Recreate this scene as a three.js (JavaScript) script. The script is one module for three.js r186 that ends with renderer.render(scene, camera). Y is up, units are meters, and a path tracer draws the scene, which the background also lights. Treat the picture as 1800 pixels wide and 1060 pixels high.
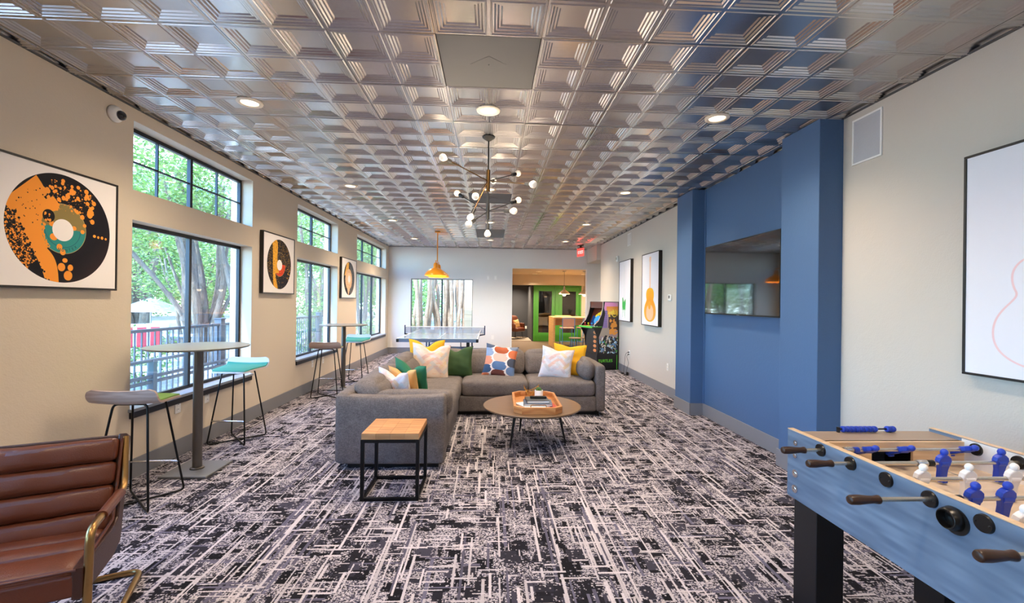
import * as THREE from 'three';
import { mergeGeometries, mergeVertices } from 'three/addons/utils/BufferGeometryUtils.js';
import { RoundedBoxGeometry } from 'three/addons/geometries/RoundedBoxGeometry.js';
import { RectAreaLightUniformsLib } from 'three/addons/lights/RectAreaLightUniformsLib.js';
import { Sky } from 'three/addons/objects/Sky.js';
import { ImprovedNoise } from 'three/addons/math/ImprovedNoise.js';
import { FontLoader } from 'three/addons/loaders/FontLoader.js';
import { TextGeometry } from 'three/addons/geometries/TextGeometry.js';

// ---------------------------------------------------------------- camera, sky, sun, exposure
const scene = new THREE.Scene();
const camera = new THREE.PerspectiveCamera(68.8, 1800 / 1060, 0.05, 400);
camera.rotation.order = 'YXZ';
camera.position.set(0, 1.467, 0);
camera.rotation.set(THREE.MathUtils.degToRad(0.09), THREE.MathUtils.degToRad(-2.73), THREE.MathUtils.degToRad(0.72));
const renderer = new THREE.WebGLRenderer({ antialias: true });
renderer.toneMapping = THREE.LinearToneMapping;
renderer.toneMappingExposure = 1.12;
renderer.shadowMap.enabled = true;
RectAreaLightUniformsLib.init();
const SUN_DIR = new THREE.Vector3(-0.16, 0.80, 0.58).normalize();
const sky = new Sky();
sky.scale.setScalar(300);
sky.material.uniforms.turbidity.value = 4;
sky.material.uniforms.rayleigh.value = 1.2;
sky.material.uniforms.mieCoefficient.value = 0.004;
sky.material.uniforms.mieDirectionalG.value = 0.75;
sky.material.uniforms.sunPosition.value.copy(SUN_DIR);
scene.add(sky);
const SKY_LEVEL = 2.0, SUN_LEVEL = 5.5, LAMP_LEVEL = 1.0;
scene.environmentIntensity = SKY_LEVEL; scene.backgroundIntensity = SKY_LEVEL;
const sun = new THREE.DirectionalLight(0xfff1dc, SUN_LEVEL);
sun.position.copy(SUN_DIR).multiplyScalar(40); sun.castShadow = true; sun.name = 'sun';
Object.assign(sun.shadow.camera, { left: -30, right: 30, top: 30, bottom: -30, near: 1, far: 120 });
sun.shadow.mapSize.set(4096, 4096);
scene.add(sun, sun.target);
const LAMP_COLOR = new THREE.Color().setRGB(1.0, 0.80, 0.58);

// ---------------------------------------------------------------- room measures (metres)
const L = -2.887, R = 2.852, C = 2.992, B = -12.53, NEAR = 3.2, RECX = 2.83, PILX = 2.65;

// ---------------------------------------------------------------- helpers
let seed = 12345;
function rng() { seed = (seed + 0x6d2b79f5) | 0; let t = Math.imul(seed ^ (seed >>> 15), 1 | seed); t = (t + Math.imul(t ^ (t >>> 7), 61 | t)) ^ t; return ((t ^ (t >>> 14)) >>> 0) / 4294967296; }
const rr = (a, b) => a + (b - a) * rng();
const noise = new ImprovedNoise();
const V = (x, y, z) => new THREE.Vector3(x, y, z);
const counts = {};
function numbered(name) { if (/_1$/.test(name)) { counts[name] = (counts[name] ?? 0) + 1; return name.replace(/1$/, counts[name]); } const n = counts[name] = (counts[name] ?? -1) + 1; return n ? name + '_' + String(n).padStart(3, '0') : name; }
function tag(o, label, category, group) { o.userData.label = label; o.userData.category = category; if (group) o.userData.group = group; return o; }
function thing(name, label, category, pos = [0, 0, 0], turn = 0, group) {
  const o = new THREE.Group(); o.name = numbered(name); o.position.set(...pos); o.rotation.y = turn;
  scene.add(o); return tag(o, label, category, group);
}
function copyOf(src, label, pos, turn) {
  const c = src.clone(); c.name = numbered(src.name.replace(/_\d{3}$/, '')); scene.add(c);
  c.userData = { ...src.userData, label }; c.position.set(...pos); if (turn !== undefined) c.rotation.y = turn; return c;
}
function uvBox(g) {                                   // uv in metres from the dominant axis of each vertex normal
  const p = g.attributes.position, n = g.attributes.normal, uv = new Float32Array(p.count * 2);
  for (let i = 0; i < p.count; i++) {
    const a = Math.abs(n.getX(i)), b = Math.abs(n.getY(i)), c = Math.abs(n.getZ(i));
    const [u, v] = b >= a && b >= c ? [p.getX(i), p.getZ(i)] : a >= c ? [p.getZ(i), p.getY(i)] : [p.getX(i), p.getY(i)];
    uv[2 * i] = u; uv[2 * i + 1] = v;
  }
  g.setAttribute('uv', new THREE.BufferAttribute(uv, 2)); return g;
}
function norm(g, keepUv) {
  let q = g.index ? g.toNonIndexed() : g;
  for (const k of Object.keys(q.attributes)) if (!['position', 'normal', 'uv'].includes(k)) q.deleteAttribute(k);
  if (!q.attributes.normal) q.computeVertexNormals();
  if (!keepUv || !q.attributes.uv) uvBox(q);
  q.morphAttributes = {}; q.clearGroups(); return q;
}
function merged(geos, keepUv) {
  const list = (Array.isArray(geos) ? geos : [geos]).map((g) => norm(g, keepUv));
  return list.length === 1 ? list[0] : mergeGeometries(list);
}
function part(name, geos, mat, parent, o = {}) {
  const m = new THREE.Mesh(geos.isBufferGeometry && o.raw ? geos : merged(geos, o.uv), mat);
  m.name = parent === scene ? numbered(name) : name; m.castShadow = m.receiveShadow = true;
  if (o.at) m.position.set(...o.at); if (o.rot) m.rotation.set(...o.rot);
  if (o.label) m.userData.label = o.label; if (o.kind) m.userData.kind = o.kind;
  parent.add(m); return m;
}
function struct(name, geos, mat, o = {}) { const m = part(name, geos, mat, scene, o); m.userData.kind = 'structure'; return m; }
function structGroup(name, pos = [0, 0, 0]) { const g = new THREE.Group(); g.name = numbered(name); g.position.set(...pos); g.userData.kind = 'structure'; scene.add(g); return g; }
// geometry makers
const bx = (w, h, d, x = 0, y = 0, z = 0, r = 0, s = 2) => (r ? new RoundedBoxGeometry(w, h, d, s, Math.min(r, w / 2.01, h / 2.01, d / 2.01)) : new THREE.BoxGeometry(w, h, d)).translate(x, y, z);
const b2 = (x0, x1, y0, y1, z0, z1, r = 0, s = 2) => bx(Math.abs(x1 - x0), Math.abs(y1 - y0), Math.abs(z1 - z0), (x0 + x1) / 2, (y0 + y1) / 2, (z0 + z1) / 2, r, s);
const cy = (r0, r1, h, x = 0, y = 0, z = 0, n = 24) => new THREE.CylinderGeometry(r0, r1, h, n).translate(x, y, z);   // r0 top, r1 bottom, centred
function rod(a, b, r, n = 10, r2 = r) {
  const d = b.clone().sub(a), g = new THREE.CylinderGeometry(r2, r, d.length(), n);
  g.applyQuaternion(new THREE.Quaternion().setFromUnitVectors(V(0, 1, 0), d.clone().normalize()));
  return g.translate((a.x + b.x) / 2, (a.y + b.y) / 2, (a.z + b.z) / 2);
}
const bar = (a, b, w, h = w) => {                      // rectangular bar between two points
  const d = b.clone().sub(a), g = new THREE.BoxGeometry(w, d.length(), h);
  g.applyQuaternion(new THREE.Quaternion().setFromUnitVectors(V(0, 1, 0), d.clone().normalize()));
  return g.translate((a.x + b.x) / 2, (a.y + b.y) / 2, (a.z + b.z) / 2);
};
const lathe = (pts, n = 32) => new THREE.LatheGeometry(pts.map((p) => new THREE.Vector2(p[0], p[1])), n);
const ball = (r, x = 0, y = 0, z = 0, n = 20) => new THREE.SphereGeometry(r, n, Math.round(n * 0.7)).translate(x, y, z);
function bentPath(pts, fillet, closed = false) {
  const path = new THREE.CurvePath(), n = pts.length, P = (i) => pts[(i + n) % n];
  let prev = closed ? null : pts[0], first = null;
  const a = closed ? 0 : 1, b = closed ? n : n - 1;
  for (let i = a; i < b; i++) {
    const p = P(i), d0 = P(i - 1).clone().sub(p), d1 = P(i + 1).clone().sub(p);
    const f = Math.min(fillet, d0.length() * 0.49, d1.length() * 0.49);
    const s = p.clone().add(d0.setLength(f)), e = p.clone().add(d1.setLength(f));
    if (prev) path.add(new THREE.LineCurve3(prev, s)); else first = s;
    path.add(new THREE.QuadraticBezierCurve3(s, p, e)); prev = e;
  }
  path.add(new THREE.LineCurve3(prev, closed ? first : pts[n - 1]));
  return path;
}
function tube(pts, r, fillet = 0.03, o = {}) {
  const path = bentPath(pts, fillet, o.closed), n = o.n ?? 14;
  // sample the path at even steps along straight pieces and corners
  const P = []; for (const c of path.curves) { const k = c.isLineCurve3 ? 1 : 6; for (let i = 0; i < k; i++) P.push(c.getPoint(i / k)); }
  if (!o.closed) P.push(path.curves[path.curves.length - 1].getPoint(1));
  return sweep(P, () => r, n, o.closed);
}
function sweep(P, radius, n = 8, closed = false) {      // tube of varying radius through the points
  const m = P.length, pos = [], nor = [], idx = [];
  let up = V(0, 1, 0);
  const tan = P.map((p, i) => P[closed ? (i + 1) % m : Math.min(i + 1, m - 1)].clone().sub(P[closed ? (i - 1 + m) % m : Math.max(i - 1, 0)]).normalize());
  if (Math.abs(tan[0].y) > 0.9) up = V(1, 0, 0);
  let side = V(0, 0, 0).crossVectors(up, tan[0]).normalize();
  for (let i = 0; i < m; i++) {
    side.addScaledVector(tan[i], -side.dot(tan[i])).normalize();
    const other = V(0, 0, 0).crossVectors(tan[i], side), r = radius(i / (m - 1));
    for (let k = 0; k < n; k++) {
      const a = k / n * Math.PI * 2, d = side.clone().multiplyScalar(Math.cos(a)).addScaledVector(other, Math.sin(a));
      pos.push(P[i].x + d.x * r, P[i].y + d.y * r, P[i].z + d.z * r); nor.push(d.x, d.y, d.z);
    }
  }
  const rings = closed ? m : m - 1;
  for (let i = 0; i < rings; i++) for (let k = 0; k < n; k++) {
    const a = i * n + k, b = i * n + (k + 1) % n, c = ((i + 1) % m) * n + k, d = ((i + 1) % m) * n + (k + 1) % n;
    idx.push(a, b, c, b, d, c);
  }
  if (!closed) for (const [ring, flip] of [[0, true], [m - 1, false]]) {
    const t = tan[ring].clone().multiplyScalar(flip ? -1 : 1), base = pos.length / 3;
    for (let k = 0; k < n; k++) { const j = (ring * n + k) * 3; pos.push(pos[j], pos[j + 1], pos[j + 2]); nor.push(t.x, t.y, t.z); }
    for (let k = 1; k < n - 1; k++) flip ? idx.push(base, base + k + 1, base + k) : idx.push(base, base + k, base + k + 1);
  }
  const g = new THREE.BufferGeometry();
  g.setAttribute('position', new THREE.Float32BufferAttribute(pos, 3)); g.setAttribute('normal', new THREE.Float32BufferAttribute(nor, 3)); g.setIndex(idx);
  return g;
}
function extr(shape, depth, bevel = 0, seg = 8) {
  return new THREE.ExtrudeGeometry(shape, { depth, bevelEnabled: bevel > 0, bevelSize: bevel, bevelThickness: bevel, bevelSegments: 2, curveSegments: seg });
}
const poly = (pts) => { const s = new THREE.Shape(); pts.forEach((p, i) => (i ? s.lineTo(...p) : s.moveTo(...p))); s.closePath(); return s; };
function smooth(g) { g.deleteAttribute('uv'); g.deleteAttribute('normal'); const q = mergeVertices(g, 1e-5); q.computeVertexNormals(); return q; }
// upholstered cushion: rounded box with crowned faces and a little slackness
function soft(w, h, d, x, y, z, o = {}) {
  const r = o.r ?? 0.05, g = new THREE.BoxGeometry(w, h, d, o.nx ?? 16, 8, o.nz ?? 16), p = g.attributes.position, e = 1.5;
  const cr = o.crown ?? 0.03, wr = o.wrinkle ?? 0.004, f = o.freq ?? 7;
  for (let i = 0; i < p.count; i++) {
    const c = [p.getX(i) / w * 2, p.getY(i) / h * 2, p.getZ(i) / d * 2].map((s) => Math.sign(s) * (1 - Math.pow(Math.max(0, 1 - Math.abs(s)), e)));
    const S = [w / 2, h / 2, d / 2], q = c.map((s, k) => s * S[k]), inner = q.map((v, k) => Math.max(-S[k] + r, Math.min(S[k] - r, v)));
    const off = q.map((v, k) => v - inner[k]), len = Math.hypot(...off) || 1, out = inner.map((v, k) => v + (Math.hypot(...off) ? off[k] / len * r : 0));
    const [a, b, cc] = c;
    const fx = (1 - b * b) * (1 - cc * cc), fy = (1 - a * a) * (1 - cc * cc), fz = (1 - a * a) * (1 - b * b);
    out[0] += a * fx * (o.crownX ?? cr * 0.5); out[1] += b * fy * cr; out[2] += cc * fz * (o.crownZ ?? cr * 0.5);
    const nn = noise.noise(out[0] * f + x * 3, out[1] * f + y * 5, out[2] * f + z * 3) * wr; out[0] += nn; out[1] += nn; out[2] += nn;
    if (o.warp) o.warp(out, c);
    p.setXYZ(i, ...out);
  }
  return smooth(g).translate(x, y, z);
}
// throw pillow: pointed corners, pinched edges, optional karate-chop dent in the top edge
function pillowGeo(w, h, t, o = {}) {
  const N = 22, pos = [], uv = [], idx = [], chop = o.chop ?? 0, pinch = o.pinch ?? 0.1, sd = o.seed ?? 0;
  for (const s of [1, -1]) for (let j = 0; j <= N; j++) for (let i = 0; i <= N; i++) {
    const u = i / N * 2 - 1, v = j / N * 2 - 1;
    let X = w / 2 * u * (1 - pinch * (1 - v * v) * u * u), Y = h / 2 * v * (1 - pinch * (1 - u * u) * v * v);
    let Z = s * t / 2 * Math.pow(Math.max(0, (1 - u * u) * (1 - v * v)), 0.42);
    const k = Math.exp(-(u * u) / 0.12) * Math.pow((v + 1) / 2, 3) * chop; Y -= k * h; Z *= 1 - 0.35 * k / (chop || 1) * (chop ? 1 : 0);
    const edge = (1 - u * u) * (1 - v * v);
    Z += s * 0.006 * noise.noise(u * 3 + sd, v * 3, s * 2 + sd) * Math.min(1, edge * 4) + 0.012 * Math.min(1, edge * 3) * noise.noise(u * 1.6, v * 1.6 + sd, sd);
    pos.push(X, Y, Z); uv.push(s > 0 ? i / N : 1 - i / N, j / N);
  }
  const M = (N + 1) * (N + 1);
  for (const s of [0, 1]) for (let j = 0; j < N; j++) for (let i = 0; i < N; i++) {
    const a = s * M + j * (N + 1) + i, b = a + 1, c = a + N + 1, d = c + 1;
    s ? idx.push(a, c, b, b, c, d) : idx.push(a, b, c, b, d, c);
  }
  const g = new THREE.BufferGeometry();
  g.setAttribute('position', new THREE.Float32BufferAttribute(pos, 3)); g.setAttribute('uv', new THREE.Float32BufferAttribute(uv, 2)); g.setIndex(idx); g.computeVertexNormals();
  return g;
}
// ---------------------------------------------------------------- textures
function dataTex(w, h, fn, o = {}) {
  const d = new Uint8Array(w * h * 4);
  for (let y = 0; y < h; y++) for (let x = 0; x < w; x++) { const c = fn(x, y), i = (y * w + x) * 4; if (typeof c === 'number') d[i] = d[i + 1] = d[i + 2] = c; else { d[i] = c[0]; d[i + 1] = c[1]; d[i + 2] = c[2]; } d[i + 3] = 255; }
  const t = new THREE.DataTexture(d, w, h); t.wrapS = t.wrapT = o.mirror ? THREE.MirroredRepeatWrapping : THREE.RepeatWrapping; t.magFilter = t.minFilter = THREE.LinearFilter;
  if (o.srgb) t.colorSpace = THREE.SRGBColorSpace; if (o.repeat) t.repeat.set(...o.repeat); t.needsUpdate = true; return t;
}
function canvasTex(w, h, draw, o = {}) {
  const c = document.createElement('canvas'); c.width = w; c.height = h; draw(c.getContext('2d'), w, h);
  const t = new THREE.CanvasTexture(c); t.colorSpace = THREE.SRGBColorSpace; t.magFilter = THREE.LinearFilter;
  if (o.repeat) { t.wrapS = t.wrapT = THREE.RepeatWrapping; t.repeat.set(...o.repeat); } return t;
}
const tile = (n, f) => {                              // tileable value noise of size n with f cells
  const g = Array.from({ length: f * f }, () => rng()), s = (t) => t * t * (3 - 2 * t);
  return (x, y) => { const X = x / n * f, Y = y / n * f, i = Math.floor(X), j = Math.floor(Y), a = s(X - i), b = s(Y - j), G = (p, q) => g[((q % f) + f) % f * f + ((p % f) + f) % f]; return (G(i, j) * (1 - a) + G(i + 1, j) * a) * (1 - b) + (G(i, j + 1) * (1 - a) + G(i + 1, j + 1) * a) * b; };
};
const clamp8 = (v) => Math.max(0, Math.min(255, Math.round(v)));
// orange-peel plaster relief, fabric weave, leather, brushed metal, wood
const nA = tile(256, 64), nB = tile(256, 18), nC = tile(256, 5);
const peelTex = dataTex(256, 256, (x, y) => clamp8(255 * (0.55 * nA(x, y) + 0.45 * nB(x, y))), { repeat: [2.2, 2.2] });
const weaveTex = dataTex(128, 128, (x, y) => clamp8(127 + 60 * Math.sin(x / 128 * Math.PI * 2 * 32) * Math.sin(y / 128 * Math.PI * 2 * 32) + 90 * (rng() - 0.5)), { repeat: [9, 9] });
const nW1 = tile(256, 48), nW2 = tile(256, 8);
const melangeTex = dataTex(256, 256, (x, y) => { const k = 0.9 + 0.2 * (nW1(x, y) - 0.5) + 0.16 * (rng() - 0.5) + 0.1 * (nW2(x, y) - 0.5); return [clamp8(255 * k * 0.92), clamp8(255 * k * 0.92), clamp8(255 * k * 0.93)]; }, { srgb: true, repeat: [3, 3] });
const leatherBump = dataTex(256, 256, (x, y) => clamp8(255 * (0.5 * nA(x, y) + 0.3 * nW1(x, y) + 0.2 * nB(x, y))), { repeat: [6, 6] });
const brushTex = dataTex(256, 256, (x, y) => clamp8(110 + 60 * (nB(x * 0.06, y * 4) - 0.5) + 55 * (nA(x * 0.1, y * 3) - 0.5) + 20 * (rng() - 0.5)), { repeat: [1.6, 1.6] });
function woodTex(base, dark, o = {}) {
  const a = tile(512, 6), b = tile(512, 40), c = tile(512, 90), v = o.v ?? 1;
  return dataTex(512, 512, (x, y) => { const g = 0.5 + 0.5 * Math.sin((y / 512 * 14 + 1.6 * a(x * 0.5, y) + 0.25 * b(x * 0.2, y)) * Math.PI * 2), k = (0.35 * g + 0.35 * b(x * 0.12, y * 2) + 0.3 * c(x * 0.08, y * 2.5)) * v; return base.map((p, i) => clamp8(p + (dark[i] - p) * k)); }, { srgb: true, mirror: true, repeat: o.repeat ?? [1.2, 1.2] });
}
// ---------------------------------------------------------------- materials
const std = (hex, rough = 0.6, o = {}) => new THREE.MeshStandardMaterial({ color: hex, roughness: rough, ...o });
const phys = (hex, rough = 0.6, o = {}) => new THREE.MeshPhysicalMaterial({ color: hex, roughness: rough, ...o });
const M = {
  wall: std(0xcbc3b8, 0.75, { bumpMap: peelTex, bumpScale: 0.0009 }),
  wallLeftLampTint: std(0xd4c6b2, 0.75, { bumpMap: peelTex, bumpScale: 0.0009 }),  // wall paint turned tan: warm lamp cast put into the colour
  wallBackDaylit: std(0xdfddda, 0.75, { bumpMap: peelTex, bumpScale: 0.0009 }),  // wall paint lightened: window daylight at the far end put into the colour
  blue: std(0x48678f, 0.55, { bumpMap: peelTex, bumpScale: 0.0007 }),
  baseboard: std(0x7d7e84, 0.5),
  reveal: std(0xdcdad8, 0.7),
  sill: std(0x8f97a3, 0.35),
  bronze: std(0x23252b, 0.4, { metalness: 0.4 }),
  glass: phys(0xffffff, 0.0, { transmission: 1, thickness: 0, ior: 1.45 }),
  tin: phys(0xcbc9c8, 0.13, { metalness: 1, roughnessMap: null, bumpMap: brushTex, bumpScale: 0.00018 }),
  tinFlat: std(0x626365, 0.6, { metalness: 0.35 }),
  slab: std(0x17181a, 0.9),
  black: std(0x0b0b0d, 0.45), blackMetal: std(0x101114, 0.38, { metalness: 0.5 }),
  white: std(0xf0efec, 0.5), whitePlastic: std(0xe9e7e2, 0.4),
  brass: std(0xb58a45, 0.28, { metalness: 1 }), antiqueBrass: std(0xa98554, 0.3, { metalness: 1 }),
  chrome: std(0xd9dbde, 0.15, { metalness: 1 }), steel: std(0x8b8f94, 0.35, { metalness: 0.9 }),
  sofa: std(0x877e7a, 0.95, { map: melangeTex, bumpMap: weaveTex, bumpScale: 0.0006 }),
  oak: std(0xffffff, 0.45, { map: woodTex([214, 164, 112], [168, 112, 66]) }),
  trayWood: std(0xffffff, 0.45, { map: woodTex([214, 158, 100], [160, 98, 52]) }),
  leather: phys(0x612e16, 0.4, { bumpMap: leatherBump, bumpScale: 0.0008, clearcoat: 0.08, clearcoatRoughness: 0.35 }),
  leatherDark: phys(0x40241a, 0.4, { bumpMap: leatherBump, bumpScale: 0.0008 }),
  teal: std(0x378a78, 0.9, { bumpMap: weaveTex, bumpScale: 0.0005 }), lime: std(0x6b8f45, 0.9, { bumpMap: weaveTex, bumpScale: 0.0005 }),
  shellWalnut: std(0xffffff, 0.45, { map: woodTex([190, 170, 160], [150, 128, 118], { repeat: [2, 2] }) }), ply: std(0xd9ac6b, 0.5),
  greyTop: std(0x8b887f, 0.35), poleMetal: std(0x6b6661, 0.4, { metalness: 0.7 }), slate: std(0x77787a, 0.5, { metalness: 0.3 }),
  tvScreen: phys(0x020203, 0.06, { clearcoat: 1, clearcoatRoughness: 0.03 }),
};

const FONT = await new FontLoader().loadAsync('fonts/droid/droid_sans_bold.typeface.json');
// ---------------------------------------------------------------- floor: patterned carpet
const CARPET = 3.66;
const carpetTex = (() => {
  const N = 2048, a = new Float32Array(N * N).fill(0.014);
  const put = (x, y, v) => { a[((y % N + N) % N) * N + (x % N + N) % N] = v; };
  const rect = (x, y, w, h, v) => { for (let j = 0; j < h; j++) for (let i = 0; i < w; i++) put(x + i, y + j, v); };
  const ri = (p, q) => Math.floor(rr(p, q));
  for (let k = 0; k < 900; k++) {                     // speckled patches of single tufts
    const x0 = ri(0, N), y0 = ri(0, N), w = ri(40, 190), h = ri(40, 210), dens = rr(0.1, 0.36), c = 4;
    for (let j = 0; j < h; j += c) for (let i = 0; i < w; i += c) { const t = rng(); if (t < dens) rect(x0 + i, y0 + j, c * (rng() < 0.3 ? 2 : 1), c, rr(0.34, 0.58)); else if (t < dens + 0.25) rect(x0 + i, y0 + j, c, c, rr(0.008, 0.14)); }
  }
  for (let k = 0; k < 1150; k++) rect(ri(0, N), ri(0, N), ri(12, 62), ri(12, 78), [0.008, 0.012, 0.018, 0.03, 0.055][ri(0, 5)]);
  for (let k = 0; k < 17000; k++) rect(ri(0, N), ri(0, N), ri(3, 8), ri(3, 7), rng() < 0.62 ? rr(0.3, 0.56) : rr(0.008, 0.08));
  for (let k = 0; k < 260; k++) rng() < 0.6 ? rect(ri(0, N), ri(0, N), ri(6, 13), ri(60, 420), rr(0.09, 0.17)) : rect(ri(0, N), ri(0, N), ri(40, 200), ri(6, 12), rr(0.09, 0.17));
  const line = (x, y, w, h) => { const v = rr(0.46, 0.62); for (let j = 0; j < h; j++) for (let i = 0; i < w; i++) { const e = (h > w ? i === 0 || i === w - 1 : j === 0 || j === h - 1); if (e && rng() < 0.3) continue; put(x + i, y + j, v); } };
  for (let k = 0; k < 400; k++) line(ri(0, N), ri(0, N), ri(5, 11), ri(40, 340));
  for (let k = 0; k < 720; k++) line(ri(0, N), ri(0, N), ri(24, 120), ri(5, 10));
  for (let k = 0; k < 1500; k++) rng() < 0.5 ? line(ri(0, N), ri(0, N), ri(3, 6), ri(8, 44)) : line(ri(0, N), ri(0, N), ri(8, 44), ri(3, 6));
  const G = [1.0, 0.965, 1.0];
  return dataTex(N, N, (x, y) => { const v = a[y * N + x] * rr(0.86, 1.08), s = Math.pow(v, 1 / 2.2) * 255; return [clamp8(s * (v < 0.2 ? 0.96 : 1)), clamp8(s * (v < 0.2 ? 0.94 : 0.965)), clamp8(s * (v < 0.2 ? 1.12 : 1.0))]; }, { srgb: true, repeat: [1 / CARPET, 1 / CARPET] });
})();
const tuftTex = dataTex(128, 128, () => clamp8(rng() * 255), { repeat: [3, 3] });
M.carpet = phys(0xffffff, 0.95, { specularIntensity: 0.15, map: carpetTex, bumpMap: tuftTex, bumpScale: 0.002 });
struct('floor', b2(L - 0.25, 5.2, -0.12, 0, B - 0.02, NEAR + 0.2), M.carpet);

// ---------------------------------------------------------------- walls
const BAYS = [[-2.32, -0.55], [0.68, 2.45], [3.68, 5.455], [6.69, 8.42], [9.60, 12.21]];   // along -z
const UP = [2.335, 2.89], LOW = [0.565, 2.095];
const hole = (x0, x1, y0, y1) => { const h = new THREE.Path(); h.moveTo(x0, y0); h.lineTo(x1, y0); h.lineTo(x1, y1); h.lineTo(x0, y1); h.closePath(); return h; };
const wl = poly([[-NEAR - 0.2, 0], [-B + 0.2, 0], [-B + 0.2, C + 0.04], [-NEAR - 0.2, C + 0.04]]);
for (const [a, b] of BAYS) { wl.holes.push(hole(a, b, ...UP)); wl.holes.push(hole(a, b, ...LOW)); }
const alongZ = (shape, depth, x) => extr(shape, depth).rotateY(Math.PI / 2).translate(x, 0, 0);
struct('wall_left', alongZ(wl, 0.25, L - 0.25), M.wallLeftLampTint);
const wb = poly([[L - 0.25, 0], [0.6, 0], [0.6, 2.435], [2.745, 2.435], [2.745, 0], [5.2, 0], [5.2, C + 0.04], [L - 0.25, C + 0.04]]);
wb.holes.push(hole(-2.267, -0.525, 0.565, 2.1));
struct('wall_back', extr(wb, 0.2).translate(0, 0, B - 0.2), M.wallBackDaylit);
struct('wall_right', alongZ(poly([[-NEAR - 0.2, 0], [11.37, 0], [11.37, 2.6], [-B, 2.6], [-B, C + 0.04], [-NEAR - 0.2, C + 0.04]]), 0.22, R), M.wall);
struct('wall_front', b2(L - 0.25, 5.2, 0, C + 0.04, NEAR, NEAR + 0.2), M.wall);
struct('wall_corridor_side', b2(5.0, 5.2, 0, C + 0.04, B, NEAR), M.wall);
struct('wall_corridor_end', b2(R + 0.22, 5.0, 0, C + 0.04, -10.6, -10.4), M.wall);
struct('beam_right', b2(2.74, R + 0.02, 2.6, C, B, -11.37, 0.004), M.wall);
// blue media wall: two pilasters and a shallow recess
struct('pilaster', b2(PILX, R + 0.01, 0, C, -3.92, -3.453, 0.006), M.blue);
struct('pilaster', b2(PILX, R + 0.01, 0, C, -6.19, -5.72, 0.006), M.blue);
struct('wall_recess', b2(RECX, R + 0.01, 0, C, -5.72, -3.92), M.blue);
for (const z of [-3.935, -5.705]) struct('trim_1', b2(RECX - 0.012, RECX + 0.004, 0.16, C, z - 0.015, z + 0.015, 0.003), M.blue);
// baseboards
const BBH = 0.158, BBT = 0.014;
struct('baseboard_left', b2(L, L + BBT, 0, BBH, B, NEAR, 0.004), M.baseboard);
struct('baseboard_back', [b2(L, 0.6, 0, BBH, B, B + BBT, 0.004), b2(2.745, 5, 0, BBH, B, B + BBT, 0.004)], M.baseboard);
struct('baseboard_right', [b2(R - BBT, R, 0, BBH, -3.453, NEAR, 0.004), b2(R - BBT, R, 0, BBH, -11.37, -6.19, 0.004)], M.baseboard);
struct('baseboard_pilasters', [b2(PILX - BBT, PILX, 0, BBH, -3.92 - BBT, -3.453 + BBT, 0.004), b2(PILX - BBT, R, 0, BBH, -3.453, -3.453 + BBT, 0.004), b2(PILX - BBT, PILX, 0, BBH, -6.19 - BBT, -5.72 + BBT, 0.004), b2(PILX, R, 0, BBH, -5.72, -5.72 + BBT, 0.004), b2(RECX - BBT, RECX, 0, BBH, -5.72, -3.92, 0.004)], M.baseboard);

// ---------------------------------------------------------------- windows
function win(z0, z1, y0, y1, lites, grid, x = L - 0.15) {
  const w = structGroup('window_1', [x, y0, -(z0 + z1) / 2]); const W = z1 - z0, H = y1 - y0, f = 0.022, d = 0.036;
  part('window_frame', [b2(-d / 2, d / 2, 0, f, -W / 2, W / 2), b2(-d / 2, d / 2, H - f, H, -W / 2, W / 2), b2(-d / 2, d / 2, f, H - f, -W / 2, -W / 2 + f), b2(-d / 2, d / 2, f, H - f, W / 2 - f, W / 2)], M.bronze, w);
  for (let i = 0; i < lites; i++) {
    const a = -W / 2 + f + (W - 2 * f) * i / lites, b = -W / 2 + f + (W - 2 * f) * (i + 1) / lites, s = 0.012;
    if (i) part('mullion', b2(-d / 2, d / 2, f, H - f, a - 0.013, a + 0.013, 0.003), M.bronze, w);
    part('sash', [b2(-0.015, 0.02, f, f + s, a, b), b2(-0.015, 0.02, H - f - s, H - f, a, b), b2(-0.015, 0.02, f, H - f, a, a + s + (i ? 0.006 : 0)), b2(-0.015, 0.02, f, H - f, b - s - (i < lites - 1 ? 0.006 : 0), b)], M.bronze, w);
    part('pane', b2(-0.003, -0.0029, f, H - f, a, b), M.glass, w);
    if (grid > 1) part('muntin', b2(-0.012, 0.012, f, H - f, (a + b) / 2 - 0.006, (a + b) / 2 + 0.006), M.bronze, w);
    if (grid) { part('muntin', b2(-0.0125, 0.0125, H / 2 - 0.006, H / 2 + 0.006, a, b), M.bronze, w); }
  }
  return w;
}
BAYS.forEach(([a, b], i) => {
  const n = i === 4 ? 3 : 2;
  win(a, b, ...UP, n, i < 3 ? 2 : 1); win(a, b, ...LOW, n, 0);
  const s = structGroup('trim_2', [L, LOW[0], -(a + b) / 2]);
  part('sill_board', b2(-0.13, 0.03, -0.022, 0.004, -(b - a) / 2 - 0.02, (b - a) / 2 + 0.02, 0.004), M.sill, s);
  part('sill_apron', b2(0.001, 0.018, -0.075, -0.022, -(b - a) / 2 - 0.01, (b - a) / 2 + 0.01, 0.004), M.bronze, s);
});
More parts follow.
